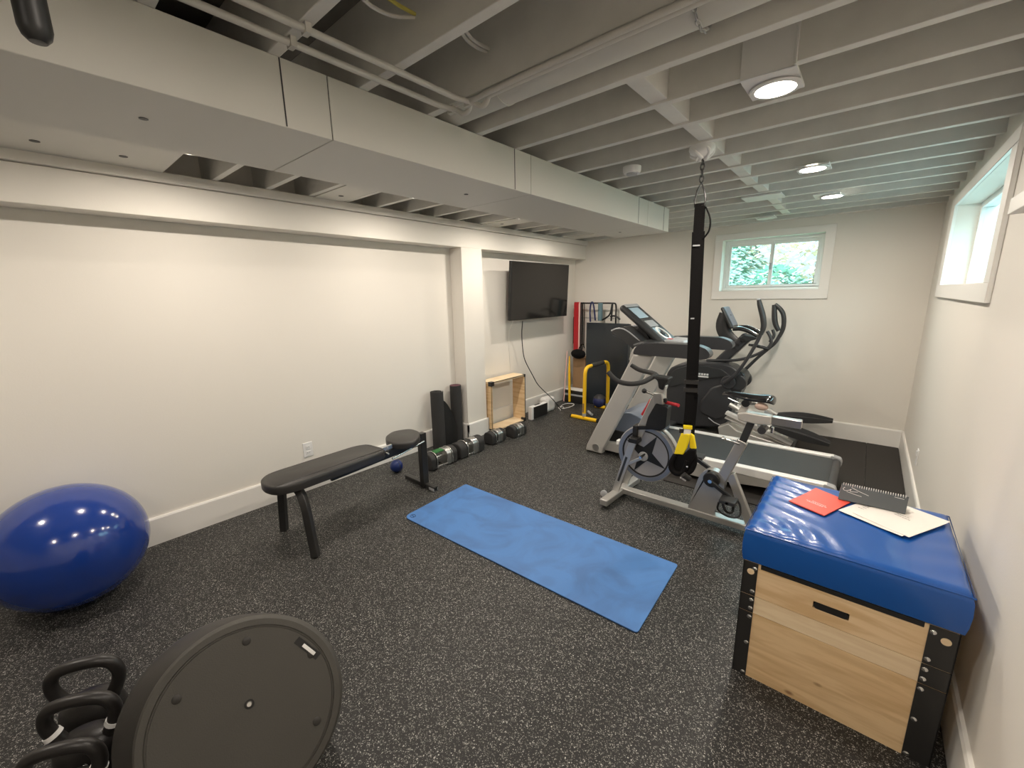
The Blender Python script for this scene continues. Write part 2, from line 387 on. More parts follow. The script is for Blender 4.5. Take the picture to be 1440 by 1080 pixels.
# cables through joists
for nm,m,p,lab in (('ceiling_cable','ywire',[(-1.02,.640,2.30),(-1.05,.70,2.268),(-1.07,.79,2.268),(-1.10,.888,2.293)],'yellow cable looping between two ceiling joists'),
    ('ceiling_cable','pipe',[(-1.05,.640,2.285),(-1.09,.70,2.245),(-1.10,.80,2.250),(-1.103,.888,2.287)],'white cable looping beside the yellow cable'),
    ('ceiling_cable','pipe',[(-.98,.925,2.27),(-1.025,1.0,2.255),(-1.06,1.09,2.272),(-1.095,1.18,2.305)],'pair of painted cables passing through a ceiling joist')):
    b=MB();b.tube(p,.005,8,smooth=2)
    if 'pair' in lab:b.tube([V(q)+V((.014,0,.004)) for q in p],.005,8,smooth=2)
    tag(b.build(nm,m),lab,'cable')
# ------------------------------------------------------------------ ceiling lights
def light(x,y,lab,on=True,power=10,grp='square recessed ceiling lights',pw=.08,r=1.2,ox=0,oy=0,side=False):
    t=thing('ceiling_light',lab,'light',(x,y,ZC-.03),grp)
    z=ZC-.012
    b=MB();b.box(x-pw,x+pw,y-.085,y+.085,z,z+.010)
    if side:
        b.box(x-.08,x+.08,1.7085,1.7145,z,2.315);b.box(x-.08,x+.08,1.7085,y-.085,z,z+.006);b.box(x+.074,x+.08,1.700,1.7085,z,2.315)
    b.build('mounting_plate','fix',t,bevel=.001)
    MB().lathe([(.055*r,.0),(.066*r,-.004),(.064*r,-.009),(.052*r,-.010),(.052*r,.0)],(x+ox,y+oy,z),seg=36,closed=True).build('trim_ring','fix',t)
    MB().lathe([(0,-.008),(.052*r,-.008),(.052*r,-.004),(0,-.004)],(x+ox,y+oy,z),seg=36).build('diffuser','lampon' if on else 'lampoff',t)
    if on:
        l=bpy.data.lights.new('lamp','AREA');l.shape='DISK';l.size=.10*r;l.energy=power;l.color=(1,.90,.79)
        lo=bpy.data.objects.new('lamp_light',l);COL.objects.link(lo);lo.parent=t;lo.location=(ox,oy,.03-.012-.0095-.002)
    return t
PW=9.
light(-.35,1.823,'nearest lit square ceiling light, with a tall plate rising beside it',power=PW,side=True,ox=.005,oy=.012)
light(-.355,3.155,'second lit square ceiling light from the camera, glowing above the treadmill',power=PW,oy=-.03)
light(-.355,4.09,'third lit square ceiling light, the one closest to the far window wall on the right',power=PW*.9,ox=.03,oy=.03)
light(-.885,4.87,'unlit square ceiling light plate above the far window',on=False)
for x,y in((-.35,.42),(-.35,-1.0),(-1.6,-1.3)):
    light(x,y,'lit square ceiling light out of view behind the camera',power=PW,grp='lights behind the camera')
for x,y in((-2.51,.66),(-2.51,1.95),(-2.51,3.12),(-2.51,4.15),(-2.51,-.8)):
    light(x,y,'lit square ceiling light hidden behind the rectangular duct along the left wall',power=PW*1.05,grp='lights behind the duct',pw=.055,r=.8)
sd=thing('smoke_detector','round white smoke detector on a joist between duct and strap','detector',(-1.134,2.41,2.16))
MB().lathe([(0,2.2),(.05,2.2),(.05,2.178),(.044,2.166),(0,2.166)],(-1.134,2.41,0),seg=32).build('housing','fix',sd)
MB().lathe([(.030,2.166),(.030,2.157),(.014,2.154),(0,2.154)],(-1.134,2.41,0),seg=32).build('sensor_cap','lgrey',sd)
tag(MB().box(-.86,-.60,3.735,3.935,2.188,2.2).build('junction_plate','fix',bevel=.002),'flat pale plate under the joists near the far end of the ceiling','plate')

hb=thing('hanging_bar','thick black vertical bar end hanging near the duct at top left','bar',(-1.25,.115,2.0))
# ------------------------------------------------------------------ camera
cam=bpy.data.cameras.new('camera');co=bpy.data.objects.new('camera',cam);COL.objects.link(co);S.camera=co
yaw,pit,rol=R(40.553),R(12.068),R(-1.051)
f=V((-math.sin(yaw)*math.cos(pit),math.cos(yaw)*math.cos(pit),-math.sin(pit)));rt=V((math.cos(yaw),math.sin(yaw),0));up=rt.cross(f)
rt2=rt*math.cos(rol)+up*math.sin(rol);up2=-rt*math.sin(rol)+up*math.cos(rol)
co.matrix_world=Matrix(((rt2.x,up2.x,-f.x,0),(rt2.y,up2.y,-f.y,0),(rt2.z,up2.z,-f.z,1.5),(0,0,0,1)))
cam.sensor_fit='HORIZONTAL';cam.sensor_width=36;cam.lens=36*584.84/1440;cam.clip_start=.02
# hanging bar
MB().lathe([(0,1.944),(.012,1.945),(.019,1.953),(.0225,1.966),(.0225,2.19)],(-1.163,.106,0),seg=28).build('foam_sleeve','black',hb)
MB().lathe([(0,2.19),(.012,2.19),(.012,2.30),(0,2.30)],(-1.163,.106,0),seg=16).build('hanger_bolt','steel',hb)
MB().box(-1.20,-1.12,.051,.30,ZC-.001,ZC-.007).build('hanger_plate','pipe',hb)
# ---- yoga mat
def poly_slab(poly,z0,z1,b=None):
    b=b or MB();return b.prism(poly,z0,z1,'Z')
def rpoly(c,r,n=6):
    out=[];m=len(c)
    for i in range(m):
        p=V((*c[i],0));a=(V((*c[i-1],0))-p).normalized();q=(V((*c[(i+1)%m],0))-p).normalized()
        rr=r[i] if isinstance(r,(list,tuple)) else r
        if rr<=0: out.append((p.x,p.y));continue
        s=p+a*rr;e=p+q*rr
        for k in range(n+1):
            t=k/n;w=s*(1-t)**2+p*2*t*(1-t)+e*t*t;out.append((w.x,w.y))
    return out
mc=[(-2.332,2.125),(-2.300,1.504),(-.621,1.560),(-.648,2.160)]
t=thing('exercise_mat','blue foam exercise mat unrolled on the floor in the middle of the room','mat',(-1.48,1.83,0))
poly_slab(rpoly(mc,[.015,.055,.02,.02]),.0035,.0085).build('mat_top','yoga',t,bevel=.001)
poly_slab(rpoly(mc,[.015,.055,.02,.02]),.0,.0034).build('mat_underside','yogau',t)
b=MB();c=V((-2.255,1.548,.0088))
b.tube([c+V((.020*math.cos(a),.018*math.sin(a),0)) for a in [2*PI*i/20 for i in range(20)]],.0018,6,closed=True)
b.tube([c+V((-.014,.004,0)),c+V((-.004,-.006,0)),c+V((.004,.006,0)),c+V((.014,-.004,0))],.002,6,smooth=1)
b.build('logo_mark','yogau',t)
# ---- exercise ball
t=thing('exercise_ball','large shiny blue inflated exercise ball against the left wall','ball',(-2.945,-.02,0))
MB().sphere((-2.945,-.02,.303),.305,seg=96,rings=64).build('ball_shell','ball',t)
MB().lathe([(0,.004),(.010,.004),(.012,0),(0,0)],V((-2.945,-.02,.303))+V((-.28,.10,.06)),Matrix.Rotation(R(-75),4,'Y'),20).build('valve_plug','white',t)
# ---- balance trainer
n=V((math.cos(R(28.07))*math.cos(R(-21.6)),math.cos(R(28.07))*math.sin(R(-21.6)),math.sin(R(28.07))))
u=V((0,0,1)).cross(n).normalized();v=n.cross(u)
c=V((-1.268,.239,.290));K=1.04
mx=Matrix(((u.x,v.x,n.x,0),(u.y,v.y,n.y,0),(u.z,v.z,n.z,0),(0,0,0,1)))
t=thing('balance_trainer','black half-dome balance trainer tipped on its side, flat round platform facing up','balance trainer',(-1.4,.28,0))
MB().lathe([(0,0),(.223,0),(.225,-.005),(.229,-.005),(.231,0),(.247,-.001),(.254,-.008),(.256,-.018),(.254,-.030),(.248,-.034),(0,-.034)],c,mx@Matrix.Scale(K,4),96).build('platform','bosu',t)
dp=[(.264*math.cos(a),-.105-.215*math.sin(a)) if a>0 else (.264*math.cos(a),-.105-.264*math.sin(a)) for a in [R(-16)+R(106)*i/24 for i in range(24)]]+[(0,-.320)]
b=MB();b.lathe([(.250,-.028)]+dp,(0,0,0),None,72)
for vv in b.bm.verts:
    d=max(0,-vv.co.z-.03);k=min(1,d/.10);q=Vector((vv.co.x*K-.075*k,vv.co.y*K-.004*k,vv.co.z*K));vv.co=c+mx@q
b.build('dome','dome',t)
def disc(x,y,r,h,m,nm):
    MB().lathe([(0,h),(r*.8,h),(r,h*.5),(r,-.001),(0,-.001)],c+mx@V((x,y,0)),mx,20).build(nm,m,t)
for k in range(6):
    a=R(28+60*k);disc(.01+.201*math.cos(a),.01+.190*math.sin(a),.012,.003,'dome','rubber_foot')
disc(.010,.028,.0075,.004,'chrome','air_plug')
MB().lathe([(.009,.001),(.013,.001),(.013,.0),(.009,0)],c+mx@V((.010,.028,0)),mx,20,closed=True).build('plug_rim','black',t)
def slot(x,y,ang):
    q=mx@Matrix.Rotation(ang,4,'Z')
    m4=Matrix.Translation(c+mx@V((x,y,0)))@q
    MB().box(-.045,.045,-.011,.011,-.001,.0012,m4).build('hand_slot','black',t)
    MB().box(-.018,.030,-.005,.005,.001,.004,m4).build('slot_insert','white',t,bevel=.001)
slot(.178,.120,R(-52));slot(-.160,-.102,R(128))
# ---- kettlebells
def kettlebell(x,y,rz,s,lab,bands=True):
    t=thing('kettlebell',lab,'kettlebell',(0,0,0),'black kettlebells beside the balance trainer')
    prof=[(0,0),(.055,0),(.066,.004),(.080,.03),(.090,.062),(.092,.090),(.086,.118),(.070,.142),(.045,.156),(0,.160)]
    MB().lathe([(r*s,z*s) for r,z in prof],mx=Matrix.Diagonal((1.0,.74,1,1)),seg=40).build('bell','kb',t)
    P=[(-.062,0,.135),(-.088,0,.19),(-.092,0,.226),(-.078,0,.262),(-.045,0,.276),(0,0,.279),(.045,0,.276),(.078,0,.262),(.092,0,.226),(.088,0,.19),(.062,0,.135)]
    MB().tube([V(p)*s for p in P],[.022*s]+[.0195*s]*9+[.022*s],16,smooth=2).build('handle','kb',t)
    for sg in((-1,1) if bands else ()):
        a=V((sg*.083,0,.180))*s;d=V((-sg*.026,0,-.055)).normalized()
        MB().tube([a,a+d*.014*s],[.0228*s,.0238*s],20).build('colour_band','white',t)
        MB().tube([V((sg*.03,-.070,.10))*s,V((sg*.03,-.080,.10))*s],.006,10).build('emblem_stud','chrome',t)
    t.location=(x,y,0);t.rotation_euler=(0,0,rz);return t
kettlebell(-1.925,-.06,R(60),1.02,'black kettlebell farthest back of the three beside the balance trainer',False)
kettlebell(-1.755,-.085,R(56),1.0,'black kettlebell in the middle of three, white bands showing at its handle')
kettlebell(-1.605,-.135,R(58),.95,'black kettlebell nearest the bottom edge of the photo, beside the balance trainer')
# ---- plyo box
t=thing('plyo_box','stacked wooden plyometric jump box with black steel corners against the right wall','box',(.035,1.9,0))
X0,X1,Y0,Y1=-.250,.318,1.640,2.19
secs=[('lower_section',0,.285,'ply3'),('middle_section',.287,.358,'ply2'),('top_section',.360,.497,'ply')]
for nm,z0,z1,m in secs:
    b=MB();th=.018
    if nm=='top_section':
        # front panel with a slot handle hole
        hx,hz,hw,hh=.021,.418,.05,.013
        b.box(X0,hx-hw,Y0,Y0+th,z0,z1);b.box(hx+hw,X1,Y0,Y0+th,z0,z1);b.box(hx-hw,hx+hw,Y0,Y0+th,z0,hz-hh);b.box(hx-hw,hx+hw,Y0,Y0+th,hz+hh,z1)
        b.box(X0+th,X1-th,Y0+th,Y1-th,z1-.02,z1)
    else: b.box(X0,X1,Y0,Y0+th,z0,z1)
    b.box(X0,X1,Y1-th,Y1,z0,z1);b.box(X0,X0+th,Y0+th,Y1-th,z0,z1);b.box(X1-th,X1,Y0+th,Y1-th,z0,z1)
    sec=b.build(nm,m,t)
    if nm=='top_section':
        # rounded ends of the handle hole and dark inside
        b=MB();b.prism([(hx+(hw-.002)*math.copysign(1,math.cos(a))-(.012*math.copysign(1,math.cos(a)))+.012*math.cos(a),hz+.0125*math.sin(a)) for a in [2*PI*(i+.5)/24 for i in range(24)]],Y0-.001,Y0+.012,'Y')
        b.build('handle_slot','black',t)
        MB().box(X0+.055,X1-.075,Y0-.0025,Y0+.001,z1-.016,z1+.001).build('top_strip','black',t)
    z0b=z0+.001;z1b=z1-.0005
    for(cx,sx) in((X0,1),(X1,-1)):
        for (cy,sy) in ((Y0,1),(Y1,-1)):
            wdt=.046 if sx>0 else .064
            b=MB();b.box(min(cx-.002*sx,cx+wdt*sx),max(cx-.002*sx,cx+wdt*sx),min(cy-.003*sy,cy),max(cy-.003*sy,cy),z0b,z1b)
            b.box(min(cx-.003*sx,cx),max(cx-.003*sx,cx),min(cy-.003*sy,cy+.05*sy),max(cy-.003*sy,cy+.05*sy),z0b,z1b)
            b.build('corner_bracket','blackm',t)
            if sy>0:
                zs=[z0+.02,z1-.02] if nm!='lower_section' else [.012,.15,z1-.018]
                if nm=='middle_section':zs=[z0+.018,z1-.018]
                if nm=='top_section':zs=[z0+.018,z1-.022]
                for zz in zs:
                    MB().lathe([(0,.003),(.005,.0025),(.008,0),(0,0)],(cx+(wdt-.010)*sx,cy-.003,zz),Matrix.Rotation(R(90),4,'X'),14).build('rivet','chrome',t)
                if nm=='top_section':
                    MB().lathe([(0,.0008),(.012,.0008),(.012,0),(0,0)],(cx+.024*sx,cy-.003,z1-.038),Matrix.Rotation(R(90),4,'X'),20).build('peg_hole','ply2',t)
# cushion
t=thing('foam_pad','blue vinyl-covered foam pad lying on top of the wooden box','pad',(.035,1.9,.5))
b=MB();NX,NY=44,44
x0,x1,y0,y1=-.256,.326,1.634,2.205
from mathutils import noise
def ztop(x,y):
    u=(x-x0)/(x1-x0);w=(y-y0)/(y1-y0);z=.640
    z+=.004*noise.noise(V((x*6,y*6,0)))
    # creases fanning from the left edge
    m=max(0,1-u*2.4)
    z+=m*.0065*math.sin((w*7.5+u*2.2)*2*PI*1.1+math.sin(w*9)*1.4)*(.4+.6*w)
    m2=max(0,1-abs(w-.12)*6)*max(0,1-abs(u-.25)*2.5)
    z+=m2*.004*math.sin((u*9+w*4)*2*PI*.9)
    z+=.003*max(0,u-.6)*math.sin((w*5-u*2)*2*PI)
    e=min(u,1-u,w,1-w);z-=.012*max(0,1-e/.03)**2
    return z
g=[]
for i in range(NX+1):
    row=[]
    for j in range(NY+1):
        uu=i/NX;ww=j/NY
        x=x0+(x1-x0)*uu;y=y0+(y1-y0)*ww
        row.append(b.bm.verts.new((x,y,ztop(x,y))))
    g.append(row)
for i in range(NX):
    for j in range(NY):b.face([g[i][j],g[i+1][j],g[i+1][j+1],g[i][j+1]])
per=[g[i][0] for i in range(NX+1)]+[g[NX][j] for j in range(1,NY+1)]+[g[i][NY] for i in range(NX-1,-1,-1)]+[g[0][j] for j in range(NY-1,0,-1)]
prev=per
ctr=V(((x0+x1)/2,(y0+y1)/2,0))
for k,(dz,off) in enumerate(((.61,.004),(.57,.006),(.53,.004),(.503,0),(.4985,-.008))):
    cur=[]
    for q in per:
        d=V((q.co.x,q.co.y,0))-ctr;s=1+off/.28
        cur.append(b.bm.verts.new((ctr.x+d.x*s,ctr.y+d.y*s,dz)))
    L=len(per)
    for i in range(L):b.face([prev[i],prev[(i+1)%L],cur[(i+1)%L],cur[i]])
    prev=cur
b.face(prev)
b.build('cushion','pad',t,angle=50)
b=MB();o=.0035
b.tube([(x0-o,y0-o,.6285),(x1+o,y0-o,.6285),(x1+o,y1+o,.6285),(x0-o,y1+o,.6285)],.0028,8,closed=True)
b.build('piping','pad',t)
# items on the pad
zp=.645
t=thing('red_booklet','thin red booklet with white lettering lying on the blue pad','booklet',(-.06,2.0,zp))
def quad_slab(p,z0,h,curl=None):
    b=MB();n=12;rows=[]
    for s in range(n+1):
        for q in(0,):pass
    A=[V(x) for x in p]
    top=[];bot=[]
    for i in range(n+1):
        r1=[];r2=[]
        for j in range(n+1):
            a=i/n;c_=j/n
            q=(A[0]*(1-a)+A[1]*a)*(1-c_)+(A[3]*(1-a)+A[2]*a)*c_
            z=z0+(curl(a,c_) if curl else 0)
            r1.append(b.bm.verts.new((q.x,q.y,z+h)));r2.append(b.bm.verts.new((q.x,q.y,z)))
        top.append(r1);bot.append(r2)
    for i in range(n):
        for j in range(n):
            b.face([top[i][j],top[i+1][j],top[i+1][j+1],top[i][j+1]]);b.face([bot[i][j],bot[i][j+1],bot[i+1][j+1],bot[i+1][j]])
    for i in range(n):
        b.face([top[i][0],bot[i][0],bot[i+1][0],top[i+1][0]]);b.face([top[i][n],top[i+1][n],bot[i+1][n],bot[i][n]])
        b.face([top[0][i],top[0][i+1],bot[0][i+1],bot[0][i]]);b.face([top[n][i],bot[n][i],bot[n][i+1],top[n][i+1]])
    return b
rb=[(-.162,1.936,0),(-.040,1.882,0),(.033,2.075,0),(-.088,2.128,0)]
cur=lambda a,c_:.010*max(0,c_-.45)**1.0*abs(math.sin(PI*a))*0+.012*max(0,c_-.55)*(1-a)
quad_slab(rb,zp,.004,cur).build('cover','redcard',t)
quad_slab([(x+.001,y+.001,0) for x,y,_ in rb],zp-.0012,.0011,cur).build('pages','navy',t)
def strokes(par,m,org,ex,ey,rows,z,wd=.0022,name='print'):
    b=MB();org=V(org);ex=V(ex).normalized();ey=V(ey).normalized()
    for (u,w,L) in rows:
        x=u
        while x<u+L-.002:
            l=min(random.uniform(.004,.009),u+L-x);p=org+ex*x+ey*w
            q=p+ex*l
            b.prism([(p.x,p.y),(q.x,q.y),(q.x+ey.x*wd,q.y+ey.y*wd),(p.x+ey.x*wd,p.y+ey.y*wd)],z,z+.0003,'Z')
            x+=l+.0018
    b.build(name,m,par)
exb=(-.088+.162,2.128-1.936,0);exv=V((.122,-.054,0))
strokes(t,'white',V((-.112,1.975,0)),(.122,-.054,0),(.074,.192,0),[(.0,.012,.075),(.006,.004,.06),(.018,.022,.05)],zp+.0046,wd=.003)
def papers(nm,p,z,lab,rows):
    t=thing(nm,lab,'paper',(*p[0][:2],z),'loose papers on the blue pad')
    quad_slab([(x,y,0) for x,y in p],z,.0006,lambda a,c_:.004*max(0,(1-c_)*a-.3)*abs(math.sin(5*a))).build('sheet','paper',t)
    strokes(t,'ink',V((p[0][0]+.05,p[0][1]+.055,0)),(p[1][0]-p[0][0],p[1][1]-p[0][1],0),(p[3][0]-p[0][0],p[3][1]-p[0][1],0),rows,z+.0012+.0004,wd=.0035)
papers('paper_sheet',[(.006,1.985),(.186,1.890),(.292,2.100),(.110,2.192)],.6445,'white paper sheet lowest on the blue pad, its far corner showing',[(.04,.11,.07),(.05,.12,.06)])
papers('paper_sheet',[(-.002,1.968),(.180,1.874),(.278,2.080),(.098,2.172)],.6470,'white paper sheet with faint grey print in front of the standing calendar',[(.0,.02,.08),(.008,.035,.07),(.0,.05,.085),(.01,.065,.05)])
papers('paper_sheet',[(.042,1.972),(.198,1.876),(.321,2.108),(.165,2.190)],.6492,'white paper sheet reaching the right corner of the pad, slightly crumpled',[(.05,.06,.05),(.05,.075,.04)])
# calendar
t=thing('desk_calendar','dark grey spiral-bound desk calendar standing on the papers','calendar',(.09,2.08,.652))
a0,a1=V((-.008,2.070,.652)),V((.196,2.074,.652));t0,t1=V((-.003,2.100,.712)),V((.200,2.104,.712));c0,c1=V((-.008,2.140,.652)),V((.196,2.144,.652))
def plate(p,q,r,s_,th):
    b=MB();nn=(q-p).cross(s_-p).normalized()*th
    A=[b.bm.verts.new(x) for x in(p,q,r,s_)];B=[b.bm.verts.new(x+nn) for x in(p,q,r,s_)]
    b.face(A);b.face(B[::-1])
    for i in range(4):b.face([A[i],B[i],B[(i+1)%4],A[(i+1)%4]])
    return b
plate(a0,a1,t1,t0,.0015).build('front_panel','calgrey',t);plate(c0,c1,t1,t0,.0015).build('back_panel','white',t)
plate(a0+V((0,.001,0)),a1+V((0,.001,0)),c1,c0,.001).build('base_panel','calgrey',t)
b=MB()
for i in range(27):
    p=t0.lerp(t1,(i+.8)/28.)
    b.tube([p+V((0,.005*math.cos(a),.005*math.sin(a)-.001)) for a in [2*PI*k/8 for k in range(8)]],.0011,5,closed=True)
b.build('spiral_binding','white',t)
b=MB();dd=(t0-a0);ee=(a1-a0)
def P(u_,w_):return a0+ee*u_+dd*w_+V((0,-.0022,0.0004))
b.tube([P(.06,.80),P(.03,.68),P(.07,.58),P(.13,.66),P(.17,.78),P(.14,.60),P(.20,.62),P(.27,.66)],.0009,6,smooth=2)
b.tube([P(.16,.86),P(.30,.70),P(.44,.58)],.0009,6,smooth=2);b.tube([P(.10,.56),P(.24,.48),P(.34,.44)],.0008,6,smooth=1)
b.tube([P(.80,.84),P(.94,.82)],.0008,6)
b.build('script_lettering','white',t)
# ---- weight bench
t=thing('weight_bench','low black adjustable weight bench with long pad along the left wall','bench',(-2.55,1.4,0))
def padslab(poly,ztopf,th,r=.02):
    # rounded cushion: stacked insets
    b=MB();cx=sum(p[0] for p in poly)/len(poly);cy=sum(p[1] for p in poly)/len(poly)
    rings=[]
    for(dz,ins) in((0,.010),(.006,.002),(.016,0),(th-.010,0),(th,.006)):
        rg=[]
        for x,y in poly:
            d=V((x-cx,y-cy,0));L=d.length;s=(L-ins)/L
            X=cx+d.x*s;Y=cy+d.y*s;rg.append(b.bm.verts.new((X,Y,ztopf(X,Y)-th+dz if False else ztopf(X,Y)-dz)))
        rings.append(rg)
    b.face(rings[0]);b.face(rings[-1][::-1])
    for A,B in zip(rings[:-1],rings[1:]):
        for i in range(len(A)):b.face([A[i],B[i],B[(i+1)%len(A)],A[(i+1)%len(A)]])
    return b
lp=[(-2.425,.80),(-2.47,.765),(-2.55,.748),(-2.63,.765),(-2.675,.81),(-2.69,.88),(-2.705,1.40),(-2.690,1.46),(-2.655,1.50),(-2.50,1.52),(-2.455,1.50),(-2.435,1.45),(-2.405,.89)]
lp=rpoly(lp,.03,3)
padslab(lp,lambda x,y:.462,.055).build('back_pad','vinyl',t,angle=50)
sp=[(-2.70,1.66),(-2.745,1.76),(-2.68,1.875),(-2.56,1.88),(-2.46,1.80),(-2.405,1.70),(-2.49,1.61),(-2.60,1.60)]
sp=rpoly(sp,.045,4)
padslab(sp,lambda x,y:.470+.03*(y-1.60),.05).build('seat_pad','vinyl',t,angle=50)
MB().bar((-2.555,.86,.385),(-2.57,1.60,.385),.05,.045).build('spine_tube','blackm',t,bevel=.004)
MB().bar((-2.57,1.57,.385),(-2.575,1.90,.40),.05,.05).build('seat_support','blackm',t,bevel=.004)
for sg in(-1,1):
    b=MB();P_=[(0,.400),(.06*sg,.405),(.125*sg,.385),(.165*sg,.33),(.185*sg,.24),(.225*sg,.004)]
    pts=[V((-2.555+x,.905,z)) for x,z in P_]
    b.tube([pts[0],pts[1],pts[2],pts[3],pts[4],pts[5]],.030,4,smooth=2,flat=.75)
    b.build('front_leg','blackm',t,bevel=.003)
b=MB();b.box(-2.60,-2.55,1.875,1.93,0,.455);b.build('rear_post','blackm',t,bevel=.004)
MB().box(-2.82,-2.44,1.885,1.925,0,.035).build('rear_foot','blackm',t,bevel=.004)
MB().bar((-2.50,1.905,.012),(-2.44,1.905,.012),.045,.024).build('end_cap','lgrey',t,bevel=.003)
MB().bar((-2.53,1.50,.44),(-2.53,1.60,.445),.02,.03).build('hinge','steel',t,bevel=.002)
for y in(1.52,1.56):
    for z in(.40,.44):MB().cyl((-2.54,y,z),(-2.515,y,z),.007).build('bolt','chrome',t)
MB().tube([(-2.47,1.56,.375),(-2.49,1.86,.415)],.007).build('adjuster_rod','chrome',t)
MB().bar((-2.56,1.15,.345),(-2.57,1.85,.375),.02,.03).build('lower_link','black',t)
MB().cyl((-2.43,.905,.365),(-2.405,.905,.355),.012).build('leg_collar','chrome',t)
# small ball under the bench
t=thing('small_ball','small dark blue massage ball on the floor behind the bench','ball',(-3.0,1.93,0))
MB().sphere((-3.0,1.93,.055),.055,seg=32,rings=20).build('ball_shell','bluep',t)
MB().tube([V((-3.0,1.93,.055))+V((.0555*math.cos(a),0,.0555*math.sin(a))) for a in [2*PI*i/40 for i in range(40)]],.002,6,closed=True).build('seam','black',t)
# ---- rolled mats
def roll(x,y,r,h,m,lab,flap,inner):
    t=thing('rolled_mat',lab,'mat',(x,y,0),'rolled exercise mats standing at the column')
    pts=[];n=90;turn=4.2
    for i in range(n+1):
        a=2*PI*turn*i/n;rr=.012+(r-.012)*i/n;pts.append((x+rr*math.cos(a+flap),y+rr*math.sin(a+flap)))
    if inner:
        e=V(pts[-1]+(0,));
    b=MB();rows=[]
    def th(i):
        p=V((*pts[max(i-1,0)],0));q=V((*pts[min(i+1,len(pts)-1)],0));d=(q-p).normalized();return V((-d.y,d.x,0))*.0022
    for i,(a_,c_) in enumerate(pts):
        k=th(i);rows.append([b.bm.verts.new((a_+k.x,c_+k.y,.0)),b.bm.verts.new((a_+k.x,c_+k.y,h)),b.bm.verts.new((a_-k.x,c_-k.y,h)),b.bm.verts.new((a_-k.x,c_-k.y,0))])
    for A,B in zip(rows[:-1],rows[1:]):
        for k in range(4):b.face([A[k],A[(k+1)%4],B[(k+1)%4],B[k]])
    b.face(rows[0]);b.face(rows[-1][::-1]);b.build('rolled_sheet',m,t)
    return t
t1=roll(-3.16,2.545,.066,.585,'blackr','charcoal rolled mat standing left of the other, its loose end flaring open',0,False)
b=MB();rows=[]
for i in range(9):
    s=i/8;x=-3.125+.02*math.sin(s*PI);y=2.58+.17*s
    top=.50-.34*s**1.4;rows.append([b.bm.verts.new((x,y,0)),b.bm.verts.new((x+.01,y,top)),b.bm.verts.new((x+.015,y,top)),b.bm.verts.new((x+.005,y,0))])
for A,B in zip(rows[:-1],rows[1:]):
    for k in range(4):b.face([A[k],A[(k+1)%4],B[(k+1)%4],B[k]])
b.face(rows[0]);b.face(rows[-1][::-1]);b.build('loose_end','black',t1)
t2=roll(-3.18,2.81,.062,.60,'blackr','charcoal rolled mat with a dark plum top, standing against the column',1.2,False)
MB().lathe([(.0,.601),(.055,.601),(.055,.598),(0,.598)],(-3.18,2.81,0),seg=30).build('end_tint',mat('plum',(.10,.035,.05),.7),t2)
# ---- dumbbells
def arch(r,h,n=14):
    # flat-bottomed head outline with rounded top, in x/z
    pts=[(-r*.82,0),(-r,.02),(-r,h-r*.75)]
    pts+=[(-r*math.cos(PI*k/n),h-r*.75+r*.75*math.sin(PI*k/n)) for k in range(1,n)]
    return pts+[(r,h-r*.75),(r,.02),(r*.82,0)]
def dumbbell(x,y,L,r,h,lab,green=False,lead=.07):
    t=thing('dumbbell',lab,'dumbbell',(x,y,0),'dumbbells lined up along the left wall')
    y0=y-L/2;y1=y+L/2
    def seg(a,c_,rr,hh,m,nm,bv=.006):
        MB().prism([(x+u_,w_) for u_,w_ in arch(rr,hh)],a,c_,'Y').build(nm,m,t,bevel=bv,bseg=3)
    seg(y0,y0+lead,r*.95,h*.96,'blackr','head',.010)
    seg(y0+lead+.001,y0+lead+.010,r,h,'chrome','weight_plate',.002)
    g0=y0+lead+.011;bl=.055;g1=y1-lead-.012-bl
    MB().tube([(x,g0,h*.56),(x,(g0+g1)/2,h*.56),(x,g1,h*.56)],[.014,.018,.014],16,smooth=1).build('grip','steel',t)
    for sg in(-1,1):MB().box(x+sg*r*.86-.005,x+sg*r*.86+.005,g0,g1,.018,.032).build('side_rail','chrome',t,bevel=.002)
    seg(g1,g1+bl,r*.93,h*.99,'steel','inner_block',.006)
    seg(g1+bl+.001,g1+bl+.010,r,h,'chrome','weight_plate',.002)
    seg(y1-lead,y1,r*.95,h*.96,'blackr','head',.010)
    if green:MB().box(x-.035,x+.025,g0+.004,g1-.003,h*.84,h*.94).build('green_clip','green',t,bevel=.004)
dumbbell(-2.82,2.27,.30,.078,.155,'dumbbell nearest the bench with a small green clip, first of the row',True,lead=.055)
dumbbell(-2.82,2.62,.32,.080,.155,'large rounded black and chrome dumbbell, second of the row',lead=.085)
dumbbell(-2.83,3.02,.21,.070,.135,'black and chrome dumbbell at the column corner, third of the row',lead=.05)
dumbbell(-2.79,3.315,.21,.070,.135,'black and chrome dumbbell in front of the open wooden frame',lead=.05)
